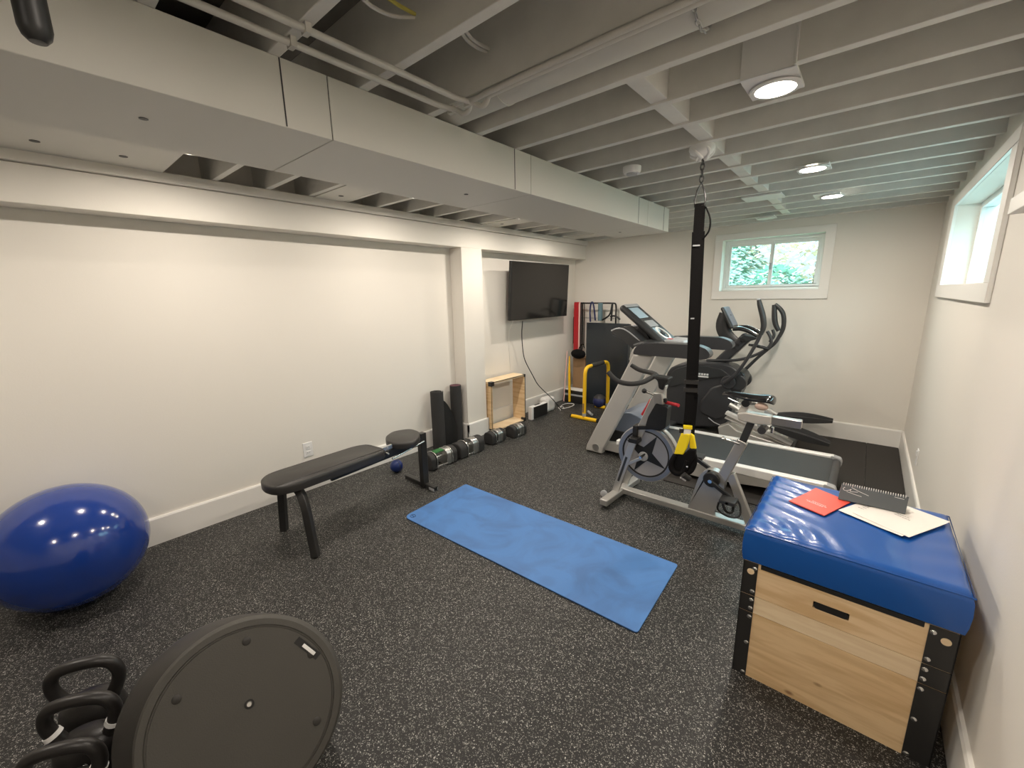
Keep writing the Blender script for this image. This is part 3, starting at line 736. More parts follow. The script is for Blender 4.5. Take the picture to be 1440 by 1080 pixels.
# ---- wood frame section
t=thing('wooden_frame','open square plywood box section with black corners leaning at the left wall','box',(-3.1,3.42,0))
fx0,fx1,fy0,fy1,fz1=-3.225,-3.045,3.205,3.80,.575;th=.02
b=MB();b.box(fx0,fx1,fy0,fy1,.0,th);b.build('bottom_board','ply2',t)
MB().box(fx0,fx1,fy0,fy1,fz1-th,fz1).build('top_board','ply2',t)
MB().box(fx0,fx1,fy0,fy0+th,th,fz1-th).build('side_board','ply3',t);MB().box(fx0,fx1,fy1-th,fy1,th,fz1-th).build('side_board','ply',t)
b=MB();frame2=[(fy0,fy0+.004,0,fz1),(fy1-.008,fy1,0,fz1),(fy0,fy1,0,.006),(fy0,fy1,fz1-.006,fz1)]
for a in frame2:b.box(fx1,fx1+.004,a[0],a[1],a[2],a[3])
b.build('edge_band','blackm',t)
for y0_,y1_ in((fy0-.003,fy0+.05),(fy1-.05,fy1+.003)):
    MB().box(fx1-.04,fx1+.006,y0_,y1_,fz1-.045,fz1+.003).build('corner_bracket','blackm',t,bevel=.002) if y0_<3.3 else MB().box(fx1-.03,fx1+.006,y0_+.03,y1_,fz1-.03,fz1+.003).build('corner_bracket','blackm',t,bevel=.002)
for y0_ in(fy0-.003,fy1-.04):
    MB().box(fx1-.04,fx1+.006,y0_,y0_+.043,0,.045).build('corner_bracket','blackm',t,bevel=.002)
# ---- speaker and router on the floor
t=thing('speaker','small white box speaker with black grille on the floor below the television','speaker',(-3.05,4.0,0))
sc_=MB().box(-3.045,-2.985,3.85,4.17,0,.165).build('cabinet','white',t,bevel=.008)
MB().box(-2.985,-2.978,3.885,4.165,.008,.158).build('grille','black',sc_,bevel=.002)
MB().box(-3.03,-3.005,3.95,4.05,.165,.169).build('top_slot','black',t)
t=thing('white_appliance','white rounded box on the floor between the speaker and the cables','box',(-3.1,4.33,0))
MB().box(-3.17,-3.02,4.23,4.42,0,.19).build('body','white',t,bevel=.045,bseg=5)
MB().box(-3.13,-3.06,4.215,4.225,.05,.12).build('front_panel','lgrey',t,bevel=.002)
# ---- television
t=thing('television','black flat screen television tilted on the left wall','television',(-3.12,4.2,1.21))
tv=[V((-3.105,3.612,1.215)),V((-3.105,4.785,1.215)),V((-3.055,4.755,1.868)),V((-3.055,3.600,1.868))]
nn=(tv[1]-tv[0]).cross(tv[3]-tv[0]).normalized()
if nn.x<0:nn=-nn
def solid(p,n0,n1):
    b=MB();A=[b.bm.verts.new(x+nn*n0) for x in p];B=[b.bm.verts.new(x+nn*n1) for x in p]
    b.face(A);b.face(B[::-1])
    for i in range(4):b.face([A[i],B[i],B[(i+1)%4],A[(i+1)%4]])
    return b
tb=solid(tv,-.035,0).build('bezel','black',t,bevel=.003)
cc=sum(tv,V())/4
solid([cc+(x-cc)*.985 for x in tv],-.001,.0015).build('screen','tv',tb)
MB().box(XL,XL+.02,3.95,4.45,1.40,1.72).build('wall_mount','blackm',t,bevel=.003)
for y in(4.05,4.35):MB().bar((XL+.01,y,1.56),(-3.11,y,1.52),.03,.05).build('mount_arm','blackm',t)
b=MB();b.tube([(-3.125,3.865,1.195),(-3.18,3.91,1.02),(-3.20,3.965,.765),(-3.20,4.02,.66),(-3.16,4.10,.50),(-3.13,4.17,.36),(-2.985,4.28,.19),(-2.955,4.42,.03),(-2.965,4.48,.006)],.0055,8,smooth=3)
tag(b.build('power_cable','black'),'black cable hanging from the television down to the floor','cable')
tag(MB().tube([(-3.16,3.75,1.23),(-3.262,3.76,1.05),(-3.262,3.78,.70),(-3.262,3.80,.50)],.003,6,smooth=2).build('thin_cable','trimw'),'thin pale cable running down the wall below the television','cable')
b=MB();lo=[(-2.95,4.42),(-3.02,4.50),(-3.09,4.68),(-3.06,4.80),(-2.97,4.80),(-2.93,4.70),(-2.95,4.55),(-3.0,4.46),(-3.06,4.52),(-3.02,4.60),(-2.95,4.50)]
b.tube([(x,y,.006+.002*(i%3)) for i,(x,y) in enumerate(lo)],.0045,8,smooth=3)
tag(b.build('white_cable','white'),'loose white cable looped on the floor beside the white box','cable')
# outlets and switches
t=thing('wall_outlet','white double wall outlet above the baseboard left of the bench','outlet',(XL,1.315,.33))
cp=MB().box(XL,XL+.006,1.278,1.352,.275,.39).build('cover_plate','white',t,bevel=.002)
for z in(.305,.350):
    MB().box(XL+.006,XL+.009,1.298,1.332,z-.014,z+.016).build('socket','fix',cp,bevel=.001)
    for y in(1.309,1.321):MB().box(XL+.0088,XL+.0095,y-.0012,y+.0012,z-.004,z+.008).build('slot','dgrey',cp)
t=thing('wall_outlet','white wall outlet on the right wall near the far corner','outlet',(XR,3.95,.33))
MB().box(XR-.006,XR,3.915,3.99,.27,.385).build('cover_plate','white',t,bevel=.002)
MB().box(XR-.012,XR-.006,3.935,3.97,.335,.375).build('socket','white',t,bevel=.002)
# ================= rubber floor mats under the machines
for lab,(x0,x1,y0,y1) in (('plain dark rubber floor mat under the elliptical trainer by the far wall',(-1.12,.126,3.86,5.228)),
        ('plain dark rubber floor mat along the right wall behind the treadmill end',(.130,.360,2.75,5.228)),
        ('plain dark rubber floor mat under the rear of the treadmill',(-1.12,.126,3.18,3.856))):
    tag(MB().box(x0,x1,y0,y1,0,.009).build('rubber_mat','rubmat',bevel=.002),lab,'mat','rubber floor mats under the machines')
# ================= treadmill
t=thing('treadmill','silver and grey treadmill with lit console, standing behind the exercise bike','treadmill',(-1.0,3.7,0))
YN,YR=3.345,4.045
for y0,y1 in((3.335,3.395),(3.975,4.035)):
    b=MB();b.prism(rpoly([(-1.62,.150),(-1.62,.195),(-.085,.212),(-.050,.195),(-.045,.155),(-.085,.140)],.008,3),y0,y1,'Y')
    b.build('side_rail','rail',t,bevel=.006)
for y0,y1 in((3.343,3.365),(4.005,4.027)):
    MB().prism([(-1.55,.04),(-1.60,.149),(-.12,.149),(-.14,.11),(-.50,.075),(-.85,.035)],y0,y1,'Y').build('side_skirt','silver',t,bevel=.003)
b=MB();b.box(-1.55,-.09,3.397,3.973,.168,.186);b.build('running_deck','black',t)
MB().prism(rpoly([(-1.53,.170),(-1.53,.194),(-.095,.196),(-.072,.186),(-.07,.165),(-.10,.150),(-1.5,.150)],.01,3),3.405,3.965,'Y').build('belt','belt',t)
MB().tube([(-.062,3.37,.165),(-.062,4.0,.165)],.030,20).build('rear_roller_cover','grey',t)
for y in(3.365,4.005):MB().prism(rpoly([(-.10,.12),(-.10,.214),(-.035,.20),(-.022,.165),(-.035,.12)],.012,3),y-.031,y+.031,'Y').build('end_cap','lgrey',t,bevel=.005)
for y in(3.41,3.96):MB().box(-.20,-.12,y-.03,y+.03,.009,.145).build('foot','black',t,bevel=.004)
# motor hood
b=MB();prof=[(-1.83,.09),(-1.82,.22),(-1.76,.33),(-1.68,.40),(-1.58,.43),(-1.46,.40),(-1.38,.31),(-1.36,.24),(-1.37,.18),(-1.40,.09)]
b.prism(rpoly(prof,.03,3),3.475,3.965,'Y');b.build('motor_hood','hood',t,bevel=.03,bseg=4)
MB().box(-1.80,-1.42,3.462,3.475,.12,.24).build('hood_vent','black',t,bevel=.004)
MB().tube([(-1.84,3.36,.065),(-1.84,4.03,.065)],.035,20).build('front_bar','steel',t)
MB().prism([(-1.86,.03),(-1.86,.11),(-1.50,.15),(-1.45,.03)],3.43,3.99,'Y').build('base_frame','silver',t,bevel=.008)
for k,(y0,y1) in enumerate(((3.365,3.425),(3.985,4.045))):
    P_=[(-1.955,.012),(-1.940,.075),(-1.508,.985),(-1.330,.985),(-1.765,.065),(-1.775,.012)]
    MB().prism(P_,y0,y1,'Y').build('upright','silver',t,bevel=.012,bseg=3)
    MB().prism([(-1.55,.93),(-1.53,1.0),(-1.50,1.05),(-1.36,1.0),(-1.42,.93)],y0+.005,y1-.005,'Y').build('upright_cap','silver',t,bevel=.008)
    MB().prism([(-1.80,.42),(-1.66,.70),(-1.635,.70),(-1.775,.42)],y1-.001,y1+.006,'Y').build('side_slot','black',t)
    for z in(.05,):MB().cyl((-1.83,y0-.004,z),(-1.83,y0,z),.006).build('bolt','black',t)
for k,(y0,y1) in enumerate(((3.315,3.415),(3.995,4.095))):
    P_=[(-1.49,.992),(-1.475,1.045),(-1.43,1.085),(-1.30,1.098),(-.98,1.100),(-.905,1.075),(-.875,1.035),(-.895,1.0),(-.95,.990)]
    MB().prism(rpoly(P_,.02,3),y0,y1,'Y').build('arm_rest','grey',t,bevel=.022,bseg=4)
MB().prism([(-1.50,1.0),(-1.55,1.06),(-1.45,1.10),(-1.32,1.09),(-1.26,1.0)],3.415,3.995,'Y').build('cross_brace','dgrey',t,bevel=.02,bseg=3)
for k,(y0,y1) in enumerate(((3.45,3.60),(3.80,3.95))):
    b=MB();b.prism(rpoly([(-1.75,1.13),(-1.76,1.165),(-1.64,1.215),(-1.46,1.09),(-1.42,1.02),(-1.54,1.01),(-1.66,1.10)],.02,3),y0,y1,'Y');b.build('cup_tray','dgrey',t,bevel=.02,bseg=3)
    MB().tube([(-1.765,y0+.01,1.168),(-1.70,y0+.005,1.195),(-1.63,y0+.005,1.19),(-1.52,y0+.005,1.115),(-1.46,y0+.01,1.07)],.008,8,smooth=2).build('tray_trim','lgrey',t)
# console
dx=V((.40,0,-.315)).normalized();nx=V((.315,0,.40)).normalized();o0=V((-1.715,0,1.405))
def cbox(b,s0,s1,y0,y1,h0,h1):
    m=Matrix(((dx.x,0,nx.x,o0.x),(0,1,0,0),(dx.z,0,nx.z,o0.z),(0,0,0,1)))
    return b.box(s0,s1,y0,y1,h0,h1,m)
con=cbox(MB(),0,.56,3.54,3.86,-.060,0).build('console','dgrey',t,bevel=.028,bseg=4)
cbox(MB(),.012,.05,3.56,3.84,-.004,.004).build('console_top','lgrey',con,bevel=.003)
cbox(MB(),.065,.205,3.575,3.77,-.002,.003).build('display_panel','cyan',con,bevel=.002)
cbox(MB(),.245,.325,3.60,3.78,-.002,.003).build('keypad','lgrey',con,bevel=.002)
m4=Matrix(((dx.x,0,nx.x,0),(0,1,0,0),(dx.z,0,nx.z,0),(0,0,0,1)))
for r0,r1,mm_,nm in((.062,.086,'rail','speed_ring'),(.020,.034,'dgrey','stop_knob')):
    MB().lathe([(r0,0),(r1,0),(r1,.006),(r0,.008)],o0+dx*.425+V((0,3.69,0)),m4,32,closed=True).build(nm,mm_,con)
cbox(MB(),.340,.40,3.60,3.70,-.001,.003).build('keypad','cyan',con,bevel=.002)
MB().lathe([(0,.012),(.018,.012),(.022,0),(0,0)],o0+dx*.425+V((0,3.69,0)),m4,24).build('stop_button','black',con)
MB().prism([(-1.37,1.075),(-1.30,1.105),(-1.16,1.10),(-1.14,1.08),(-1.2,1.06),(-1.34,1.05)],3.56,3.84,'Y').build('hand_sensor_bar','lgrey',t,bevel=.01)
MB().box(-1.31,-1.27,3.60,3.64,1.103,1.110).build('safety_key','red',t,bevel=.002)
for y in(3.62,3.78):MB().bar((-1.56,y,1.20),(-1.47,y,1.05),.05,.06).build('console_support','black',t,bevel=.006)
# ================= elliptical
t=thing('elliptical_trainer','dark grey elliptical trainer with long swinging handles below the far window','elliptical',(-1.1,4.8,.009))
P_=[(-1.68,.40),(-1.70,.52),(-1.68,.615),(-1.642,.668),(-1.56,.715),(-1.42,.745),(-1.28,.758),(-1.113,.760),(-1.02,.738),(-.95,.69),(-.915,.63),(-.903,.56),(-.912,.49),(-.97,.35),(-1.00,.20),(-1.03,.125),(-1.10,.07),(-1.37,.02),(-1.64,.02),(-1.675,.10)]
P2=rpoly(P_,.02,2)
MB().prism(P2,4.69,4.93,'Y').build('body_shroud','grey',t,bevel=.04,bseg=5)
MB().prism(rpoly([(-1.64,.44),(-1.66,.55),(-1.60,.65),(-1.45,.71),(-1.28,.72),(-1.12,.70),(-1.02,.64),(-1.20,.60),(-1.50,.50)],.03,3),4.675,4.945,'Y').build('upper_shell','dgrey',t,bevel=.02,bseg=3)
MB().prism(rpoly([(-1.30,.33),(-1.20,.50),(-1.05,.56),(-.98,.44),(-1.02,.22),(-1.12,.14),(-1.30,.20)],.04,3),4.672,4.948,'Y').build('side_panel','grey',t,bevel=.02,bseg=3)
b=MB()
for k in range(6): b.box(-1.39+k*.027,-1.372+k*.027,4.664,4.674,.622,.640)
b.box(-1.39,-1.235,4.664,4.674,.598,.612)
b.build('white_lettering','white',t)
MB().tube([(-1.08,4.672,.10),(-1.14,4.668,.12),(-1.20,4.668,.16)],.006,8).build('badge_line','lgrey',t)
# crank hub
for y in(4.66,4.96):
    m9=Matrix.Rotation(R(90),4,'X')
    MB().lathe([(0,-.02),(.062,-.02),(.070,-.012),(.070,.012),(.062,.02),(0,.02)],(-1.035,y,.575),m9,32).build('pivot_cover','grey',t,bevel=.003)
    MB().lathe([(0,-.026),(.030,-.026),(.030,.026),(0,.026)],(-1.035,y,.575),m9,24).build('pivot_cap','dgrey',t)
    MB().lathe([(0,-.03),(.085,-.03),(.085,.03),(0,.03)],(-.955,4.81+(y-4.81)*.72,.58),m9,32).build('arm_joint','dgrey',t,bevel=.01)
MB().lathe([(0,-.11),(.075,-.11),(.085,-.10),(.085,.10),(.075,.11),(0,.11)],(-.97,4.81,.615),Matrix.Rotation(R(90),4,'X'),32).build('rear_hub','dgrey',t)
# mast & console
MB().bar((-1.22,4.85,.70),(-.93,4.85,1.045),.10,.13,(0,1,0)).build('mast','grey',t,bevel=.015,bseg=3)
for k in range(4):MB().bar((-1.045+.03*k,4.795,.93+.035*k),(-1.02+.03*k,4.795,.915+.035*k),.004,.09,(0,1,0)).build('vent_line','black',t)
b=MB();b.tube([(-1.165,4.85,1.27),(-1.19,4.85,1.15),(-1.15,4.85,1.05),(-1.05,4.85,.96),(-.98,4.85,.95)],[.03,.035,.035,.03,.03],14,smooth=2,flat=2.0);b.build('console_arm','dgrey',t)
d2=V((.115,0,-.215)).normalized();n2=V((.215,0,.115)).normalized();m5=Matrix(((d2.x,0,n2.x,-1.165),(0,1,0,0),(d2.z,0,n2.z,1.345),(0,0,0,1)))
ec=MB().box(0,.245,4.73,4.97,-.035,0,m5).build('console','dgrey',t,bevel=.02,bseg=3)
MB().box(.01,.22,4.75,4.95,-.002,.004,m5).build('display_panel','hood',ec,bevel=.004)
for y in(4.74,4.99):
    MB().tube([(-1.055,y,1.115),(-.98,y,1.125),(-.89,y,1.095),(-.83,y,1.055)],[.016,.020,.020,.014],12,smooth=2).build('reading_rail','black',t)
    MB().tube([(-1.055,y-.003,1.135),(-.98,y-.003,1.145),(-.89,y-.003,1.112),(-.84,y-.003,1.08)],.006,8,smooth=2).build('rail_trim','chrome',t)
MB().prism([(-1.0,1.03),(-.95,1.06),(-.84,1.04),(-.84,1.02),(-.93,.99)],4.76,4.98,'Y').build('tray','dgrey',t,bevel=.008)
MB().tube([(-.90,4.75,.965),(-.80,4.75,.955),(-.72,4.76,.93)],[.012,.018,.012],10,smooth=1).build('lower_grip','black',t)
# fixed handle
MB().tube([(-1.30,4.80,.765),(-1.18,4.79,.775),(-1.0,4.78,.79),(-.86,4.78,.845),(-.745,4.78,.92),(-.705,4.78,.985),(-.72,4.78,1.05),(-.755,4.78,1.105)],.015,14,smooth=3).build('fixed_handle','grey',t)
MB().tube([(-.725,4.78,1.0),(-.69,4.80,1.06),(-.715,4.81,1.12)],.013,12,smooth=2).build('pulse_grip','black',t)
# moving arms
MB().tube([(-1.06,4.60,.575),(-.965,4.56,.66),(-.90,4.55,.77),(-.835,4.55,.91),(-.785,4.55,1.04),(-.77,4.55,1.10)],[.022,.018,.016,.016,.017,.018],14,smooth=3).build('swing_arm','grey',t)
MB().tube([(-.77,4.55,1.09),(-.748,4.55,1.16),(-.765,4.55,1.26),(-.80,4.55,1.36),(-.815,4.55,1.415)],[.019,.024,.026,.024,.018],14,smooth=3).build('hand_grip','dgrey',t)
MB().lathe([(0,0),(.018,0),(.016,.01),(0,.014)],(-.816,4.55,1.412),seg=20).build('grip_end','lgrey',t)
MB().tube([(-1.03,5.0,.575),(-.96,5.03,.665),(-.86,5.05,.80),(-.76,5.05,.91),(-.71,5.05,.97),(-.68,5.05,1.05)],[.022,.018,.016,.016,.017,.018],14,smooth=3).build('swing_arm','grey',t)
MB().tube([(-.685,5.05,1.03),(-.655,5.05,1.12),(-.665,5.05,1.25),(-.70,5.05,1.31),(-.755,5.05,1.36)],[.018,.021,.022,.022,.018],14,smooth=3).build('hand_grip','dgrey',t)
MB().tube([(-.76,5.05,1.355),(-.75,5.05,1.25),(-.735,5.05,1.16),(-.695,5.05,1.09)],[.022,.026,.026,.020],14,smooth=3).build('hand_grip','dgrey',t)
# pedal rails and ramp
for y in(4.62,4.98):
    MB().bar((-1.02,y,.265),(-.42,y,.055),.07,.035).build('ramp_rail','rail',t,bevel=.005)
    MB().bar((-1.02,y,.215),(-.43,y,.030),.10,.012).build('ramp_track','silver',t,bevel=.003)
MB().prism([(-1.06,.012),(-1.08,.10),(-.98,.16),(-.90,.10),(-.45,.03),(-.40,.012)],4.58,5.02,'Y').build('base_frame','silver',t,bevel=.01)
MB().box(-1.62,-1.54,4.50,5.10,.009,.05).build('front_foot','dgrey',t,bevel=.01)
MB().box(-.50,-.40,4.50,5.10,.009,.035).build('rear_foot','dgrey',t,bevel=.01)
for y,pts in((4.55,[(-.98,.37),(-.90,.335),(-.80,.27),(-.60,.20)]),(5.02,[(-.98,.42),(-.90,.36),(-.80,.29),(-.62,.215)])):
    MB().tube([(x,y,z) for x,z in pts],.024,12,smooth=2).build('pedal_arm','silver',t)
    MB().cyl((pts[-1][0]-.08,y-.02,pts[-1][1]+.015),(pts[-1][0]-.08,y+.05,pts[-1][1]+.015),.035).build('roller','lgrey',t)
def pedal(y,x0,z0,x1,z1):
    b=MB();n=10;rows=[];d=V((x1-x0,0,z1-z0));nn_=V((-d.z,0,d.x)).normalized()
    for i in range(n+1):
        s=i/n;c_=V((x0,y,z0))+d*s;w_=.045+.060*math.sin(PI*min(1,.12+s*.86))
        th=.022
        r=[];hf=.30+.70*math.sin(PI*min(1,.06+s*.9))
        for(a_,h) in((-1,.040),(-.88,.040),(-.80,0),(.80,0),(.88,.040),(1,.040),(1,-th),(-1,-th)):
            r.append(b.bm.verts.new(c_+V((0,a_*w_,0))+nn_*(h*hf)))
        rows.append(r)
    for A,B in zip(rows[:-1],rows[1:]):
        for k in range(8):b.face([A[k],A[(k+1)%8],B[(k+1)%8],B[k]])
    b.face(rows[0]);b.face(rows[-1][::-1]);b.build('foot_pedal','dgrey',t)
pedal(4.56,-.60,.215,-.135,.130);pedal(5.0,-.66,.20,-.150,.235)
# ================= indoor bike
t=thing('exercise_bike','silver indoor cycling bike with star-patterned flywheel, beside the hanging strap','bike',(-.8,2.75,0))
Yc=2.745
MB().bar((-1.285,2.475,.042),(-1.265,3.0,.042),.058,.044).build('front_stabilizer','bikes',t,bevel=.005)
MB().bar((-.235,2.50,.042),(-.235,3.0,.042),.058,.044).build('rear_stabilizer','bikes',t,bevel=.005)
for y in(2.50,2.98):
    for x in(-1.275,-.235):MB().lathe([(0,0),(.022,0),(.018,.022),(0,.022)],(x,y,0),seg=16).build('foot','black',t)
for y in(2.60,2.92):
    MB().lathe([(0,-.012),(.020,-.012),(.026,-.008),(.026,.008),(.020,.012),(0,.012)],(-1.345,y,.045),Matrix.Rotation(R(90),4,'X'),24).build('transport_wheel','lgrey',t)
    MB().bar((-1.34,y,.045),(-1.29,y,.045),.012,.02).build('wheel_bracket','bikes',t)
MB().bar((-1.27,Yc-.005,.052),(-.235,Yc-.005,.052),.062,.042).build('base_tube','bikes',t,bevel=.005)
# fork
for y in(2.665,2.825):
    MB().bar((-1.288,y,.05),(-1.165,y,.475),.016,.052,(1,0,.3)).build('fork_leg','bikes',t,bevel=.004)
    MB().bar((-1.262,y-.009 if y<Yc else y+.009,.15),(-1.205,y-.009 if y<Yc else y+.009,.35),.003,.016,(1,0,.3)).build('fork_slot','dgrey',t)
MB().box(-1.20,-1.13,2.655,2.835,.462,.50).build('fork_crown','black',t,bevel=.006)
MB().bar((-1.165,Yc,.48),(-1.04,Yc,.80),.052,.062).build('head_tube','bikes',t,bevel=.006)
MB().bar((-1.06,Yc,.79),(-.99,Yc,.80),.06,.09).build('clamp','bikes',t,bevel=.012)
MB().bar((-1.03,Yc,.80),(-1.005,Yc,.895),.045,.055).build('stem_post','silver',t,bevel=.004)
MB().prism([(-1.075,.95),(-.955,.945),(-.985,.89),(-.99,.86),(-1.02,.87),(-1.03,.92)],Yc-.05,Yc+.05,'Y').build('stem_head','black',t,bevel=.01)
MB().tube([(-1.335,2.59,.965),(-1.30,2.585,.935),(-1.255,2.59,.905),(-1.18,2.60,.897),(-1.11,2.64,.908),(-1.075,2.70,.935),(-1.06,2.745,.948),(-1.075,2.79,.945),(-1.13,2.86,.94),(-1.20,2.93,.93),(-1.27,2.945,.935),(-1.33,2.95,.965)],.0165,16,smooth=3).build('handlebar','blackr',t)
MB().tube([(-1.06,Yc-.03,.82),(-1.10,Yc-.07,.845)],[.008,.010],10).build('adjust_stem','chrome',t)
MB().sphere((-1.105,Yc-.075,.848),.017,seg=18,rings=12).build('adjust_knob','black',t)
MB().cyl((-.985,Yc-.01,.775),(-.985,Yc-.01,.80),.015).build('tension_knob','black',t)
MB().tube([(-1.00,Yc+.01,.770),(-.94,Yc-.01,.771),(-.885,Yc-.03,.771)],.0115,12,smooth=1).build('brake_lever','red',t)
MB().tube([(-1.10,Yc+.04,.76),(-1.13,Yc+.05,.70),(-1.16,Yc+.05,.64)],.012,12,smooth=1).build('brake_rod','red',t)
MB().prism(rpoly([(-1.035,.765),(-.955,.745),(-.962,.60),(-1.0,.575),(-1.105,.572),(-1.085,.66)],.012,3),Yc-.035,Yc+.045,'Y').build('bottle_holder','black',t,bevel=.006)
# flywheel
fc=V((-1.098,Yc-.005,.378));m9=Matrix.Rotation(R(90),4,'X')
fw=MB().lathe([(0,-.010),(.155,-.010),(.168,-.016),(.200,-.016),(.207,-.010),(.207,.010),(.200,.016),(.168,.016),(.155,.010),(0,.010)],fc,m9,96).build('flywheel','wheel',t)
MB().lathe([(.156,.0098),(.167,.0165),(.172,.0168),(.162,.0125)],fc,m9,96,closed=True).build('dark_ring','black',fw)
MB().lathe([(.174,.0164),(.1995,.0164),(.1995,.0175),(.174,.0175)],fc,m9,96,closed=True).build('rim_face','hood',fw)
star=[]
for i in range(8):
    a=R(62+45*i);r=.166 if i%2==0 else .050
    star.append((fc.x+r*math.cos(a),fc.z+r*math.sin(a)))
MB().prism(star,fc.y-.0125,fc.y-.0095,'Y').build('star_pattern','black',fw)
MB().lathe([(0,.03),(.028,.03),(.034,.022),(.034,.01),(0,.01)],fc+V((-.012,0,-.02)),m9,32).build('hub','lgrey',fw)
MB().cyl(fc+V((0,-.10,0)),fc+V((0,.09,0)),.009).build('axle','chrome',fw)
for y in(2.665,2.825):MB().bar((-1.225,y,.28),(-1.10,y,.365),.010,.022,(1,0,.3)).build('dropout_plate','bikes',t,bevel=.003)
b=MB();arc=[(fc.x+.228*math.cos(a),fc.z+.228*math.sin(a)) for a in [R(78-78*i/20) for i in range(21)]]
b.tube([(x,Yc-.002,z) for x,z in arc],.020,8,flat=.5);b.build('wheel_guard','bikes',t)
MB().box(-1.19,-1.155,2.70,2.79,.50,.58).build('brake_block','black',t,bevel=.006)
MB().bar((-1.16,Yc-.02,.565),(-1.05,Yc-.02,.590),.03,.03).build('brake_caliper','black',t,bevel=.005)
MB().bar((-1.05,Yc+.04,.60),(-.925,Yc+.04,.46),.012,.03,(1,0,0)).build('guard_stay','bikes',t,bevel=.002)
# rear frame
MB().prism(rpoly([(-.785,.06),(-.625,.06),(-.565,.30),(-.585,.36),(-.64,.385),(-.69,.37),(-.725,.32)],.03,4),Yc-.028,Yc+.028,'Y').build('chain_guard','bikes',t,bevel=.012,bseg=3)
MB().bar((-.625,Yc,.24),(-.498,Yc,.605),.050,.060).build('seat_tube','bikes',t,bevel=.005)
MB().bar((-.50,Yc,.595),(-.463,Yc,.735),.032,.040).build('seat_post','dgrey',t,bevel=.003)
MB().cyl((-.51,Yc-.02,.585),(-.585,Yc-.03,.600),.008).build('pin_stem','chrome',t)
MB().sphere((-.60,Yc-.03,.604),.014,seg=16,rings=10).build('post_knob','chrome',t)
MB().bar((-.548,Yc,.375),(-.405,Yc,.065),.040,.050).build('rear_strut','bikes',t,bevel=.004)
MB().prism(rpoly([(-.53,.735),(-.54,.775),(-.50,.790),(-.36,.788),(-.36,.735),(-.44,.728)],.008,3),Yc-.03,Yc+.03,'Y').build('slider_clamp','silver',t,bevel=.006)
MB().bar((-.36,Yc,.762),(-.215,Yc,.762),.044,.046).build('slider_bar','steel',t,bevel=.003)
MB().cyl((-.40,Yc-.045,.70),(-.40,Yc+.03,.70),.022).build('slider_knob','grey',t)
MB().cyl((-.35,Yc-.02,.725),(-.35,Yc-.02,.69),.008).build('bolt','chrome',t)
MB().bar((-.525,Yc,.775),(-.50,Yc,.83),.035,.04).build('saddle_post','silver',t,bevel=.004)
# saddle
b=MB();rows=[];sp_=[(-.640,.012,.878),(-.60,.020,.888),(-.54,.026,.888),(-.48,.040,.886),(-.43,.066,.890),(-.39,.078,.897),(-.365,.070,.892),(-.352,.045,.880)]
for x,w_,z in sp_:
    r=[]
    for i in range(14):
        a=2*PI*i/14;r.append(b.bm.verts.new((x,Yc+w_*math.cos(a),z+(.014*math.sin(a) if math.sin(a)>0 else .030*math.sin(a)*min(1,w_/.04))-.012*abs(math.cos(a))**2)))
    rows.append(r)
for A,B in zip(rows[:-1],rows[1:]):
    for k in range(14):b.face([A[k],A[(k+1)%14],B[(k+1)%14],B[k]])
b.face(rows[0]);b.face(rows[-1][::-1])
sd_=b.build('saddle','gloss',t,angle=80,sub=1)
MB().sphere((-.415,Yc-.040,.842),.026,1.35,.7,.85,seg=24,rings=14).build('saddle_bumper','skin',sd_)
MB().tube([(-.60,Yc-.018,.862),(-.52,Yc-.018,.835),(-.43,Yc-.02,.850)],.005,8,smooth=2).build('saddle_rail','chrome',sd_)
MB().cyl((-.50,Yc-.03,.845),(-.50,Yc+.03,.845),.022).build('saddle_clamp','black',t)
# crank and pedals
MB().lathe([(0,-.012),(.045,-.012),(.050,-.006),(.050,.006),(.045,.012),(0,.012)],(-.645,Yc-.045,.322),m9,32).build('crank_hub','black',t)
MB().cyl((-.645,Yc-.085,.322),(-.645,Yc+.085,.322),.012).build('crank_axle','chrome',t)
MB().bar((-.645,Yc-.075,.322),(-.520,Yc-.080,.250),.018,.026,(0,0,1)).build('crank_arm','black',t,bevel=.004)
MB().bar((-.645,Yc+.075,.322),(-.79,Yc+.080,.392),.018,.026,(0,0,1)).build('crank_arm','black',t,bevel=.004)
for px_,pz,sg in((-.520,.250,-1),(-.79,.392,1)):
    y=Yc+sg*.125
    p=MB().box(px_-.045,px_+.045,y-.045,y+.045,pz-.012,pz+.012).build('pedal','dgrey',t,bevel=.004)
    MB().cyl((px_,Yc+sg*.08,pz),(px_,y+sg*.045,pz),.008).build('spindle','chrome',p)
    if sg>0:continue
    MB().tube([(px_-.045,y-.035,pz-.012),(px_-.055,y-.03,pz-.07),(px_+.02,y-.02,pz-.10),(px_+.075,y,pz-.085),(px_+.06,y+.03,pz-.02),(px_+.04,y+.035,pz)],.006,8,smooth=2).build('toe_cage','black',p)
    MB().tube([(px_-.02,y-.045,pz-.01),(px_,y-.05,pz-.055),(px_+.03,y,pz-.075),(px_+.02,y+.05,pz-.04)],.006,8,smooth=2,flat=1.6).build('toe_strap','black',p)
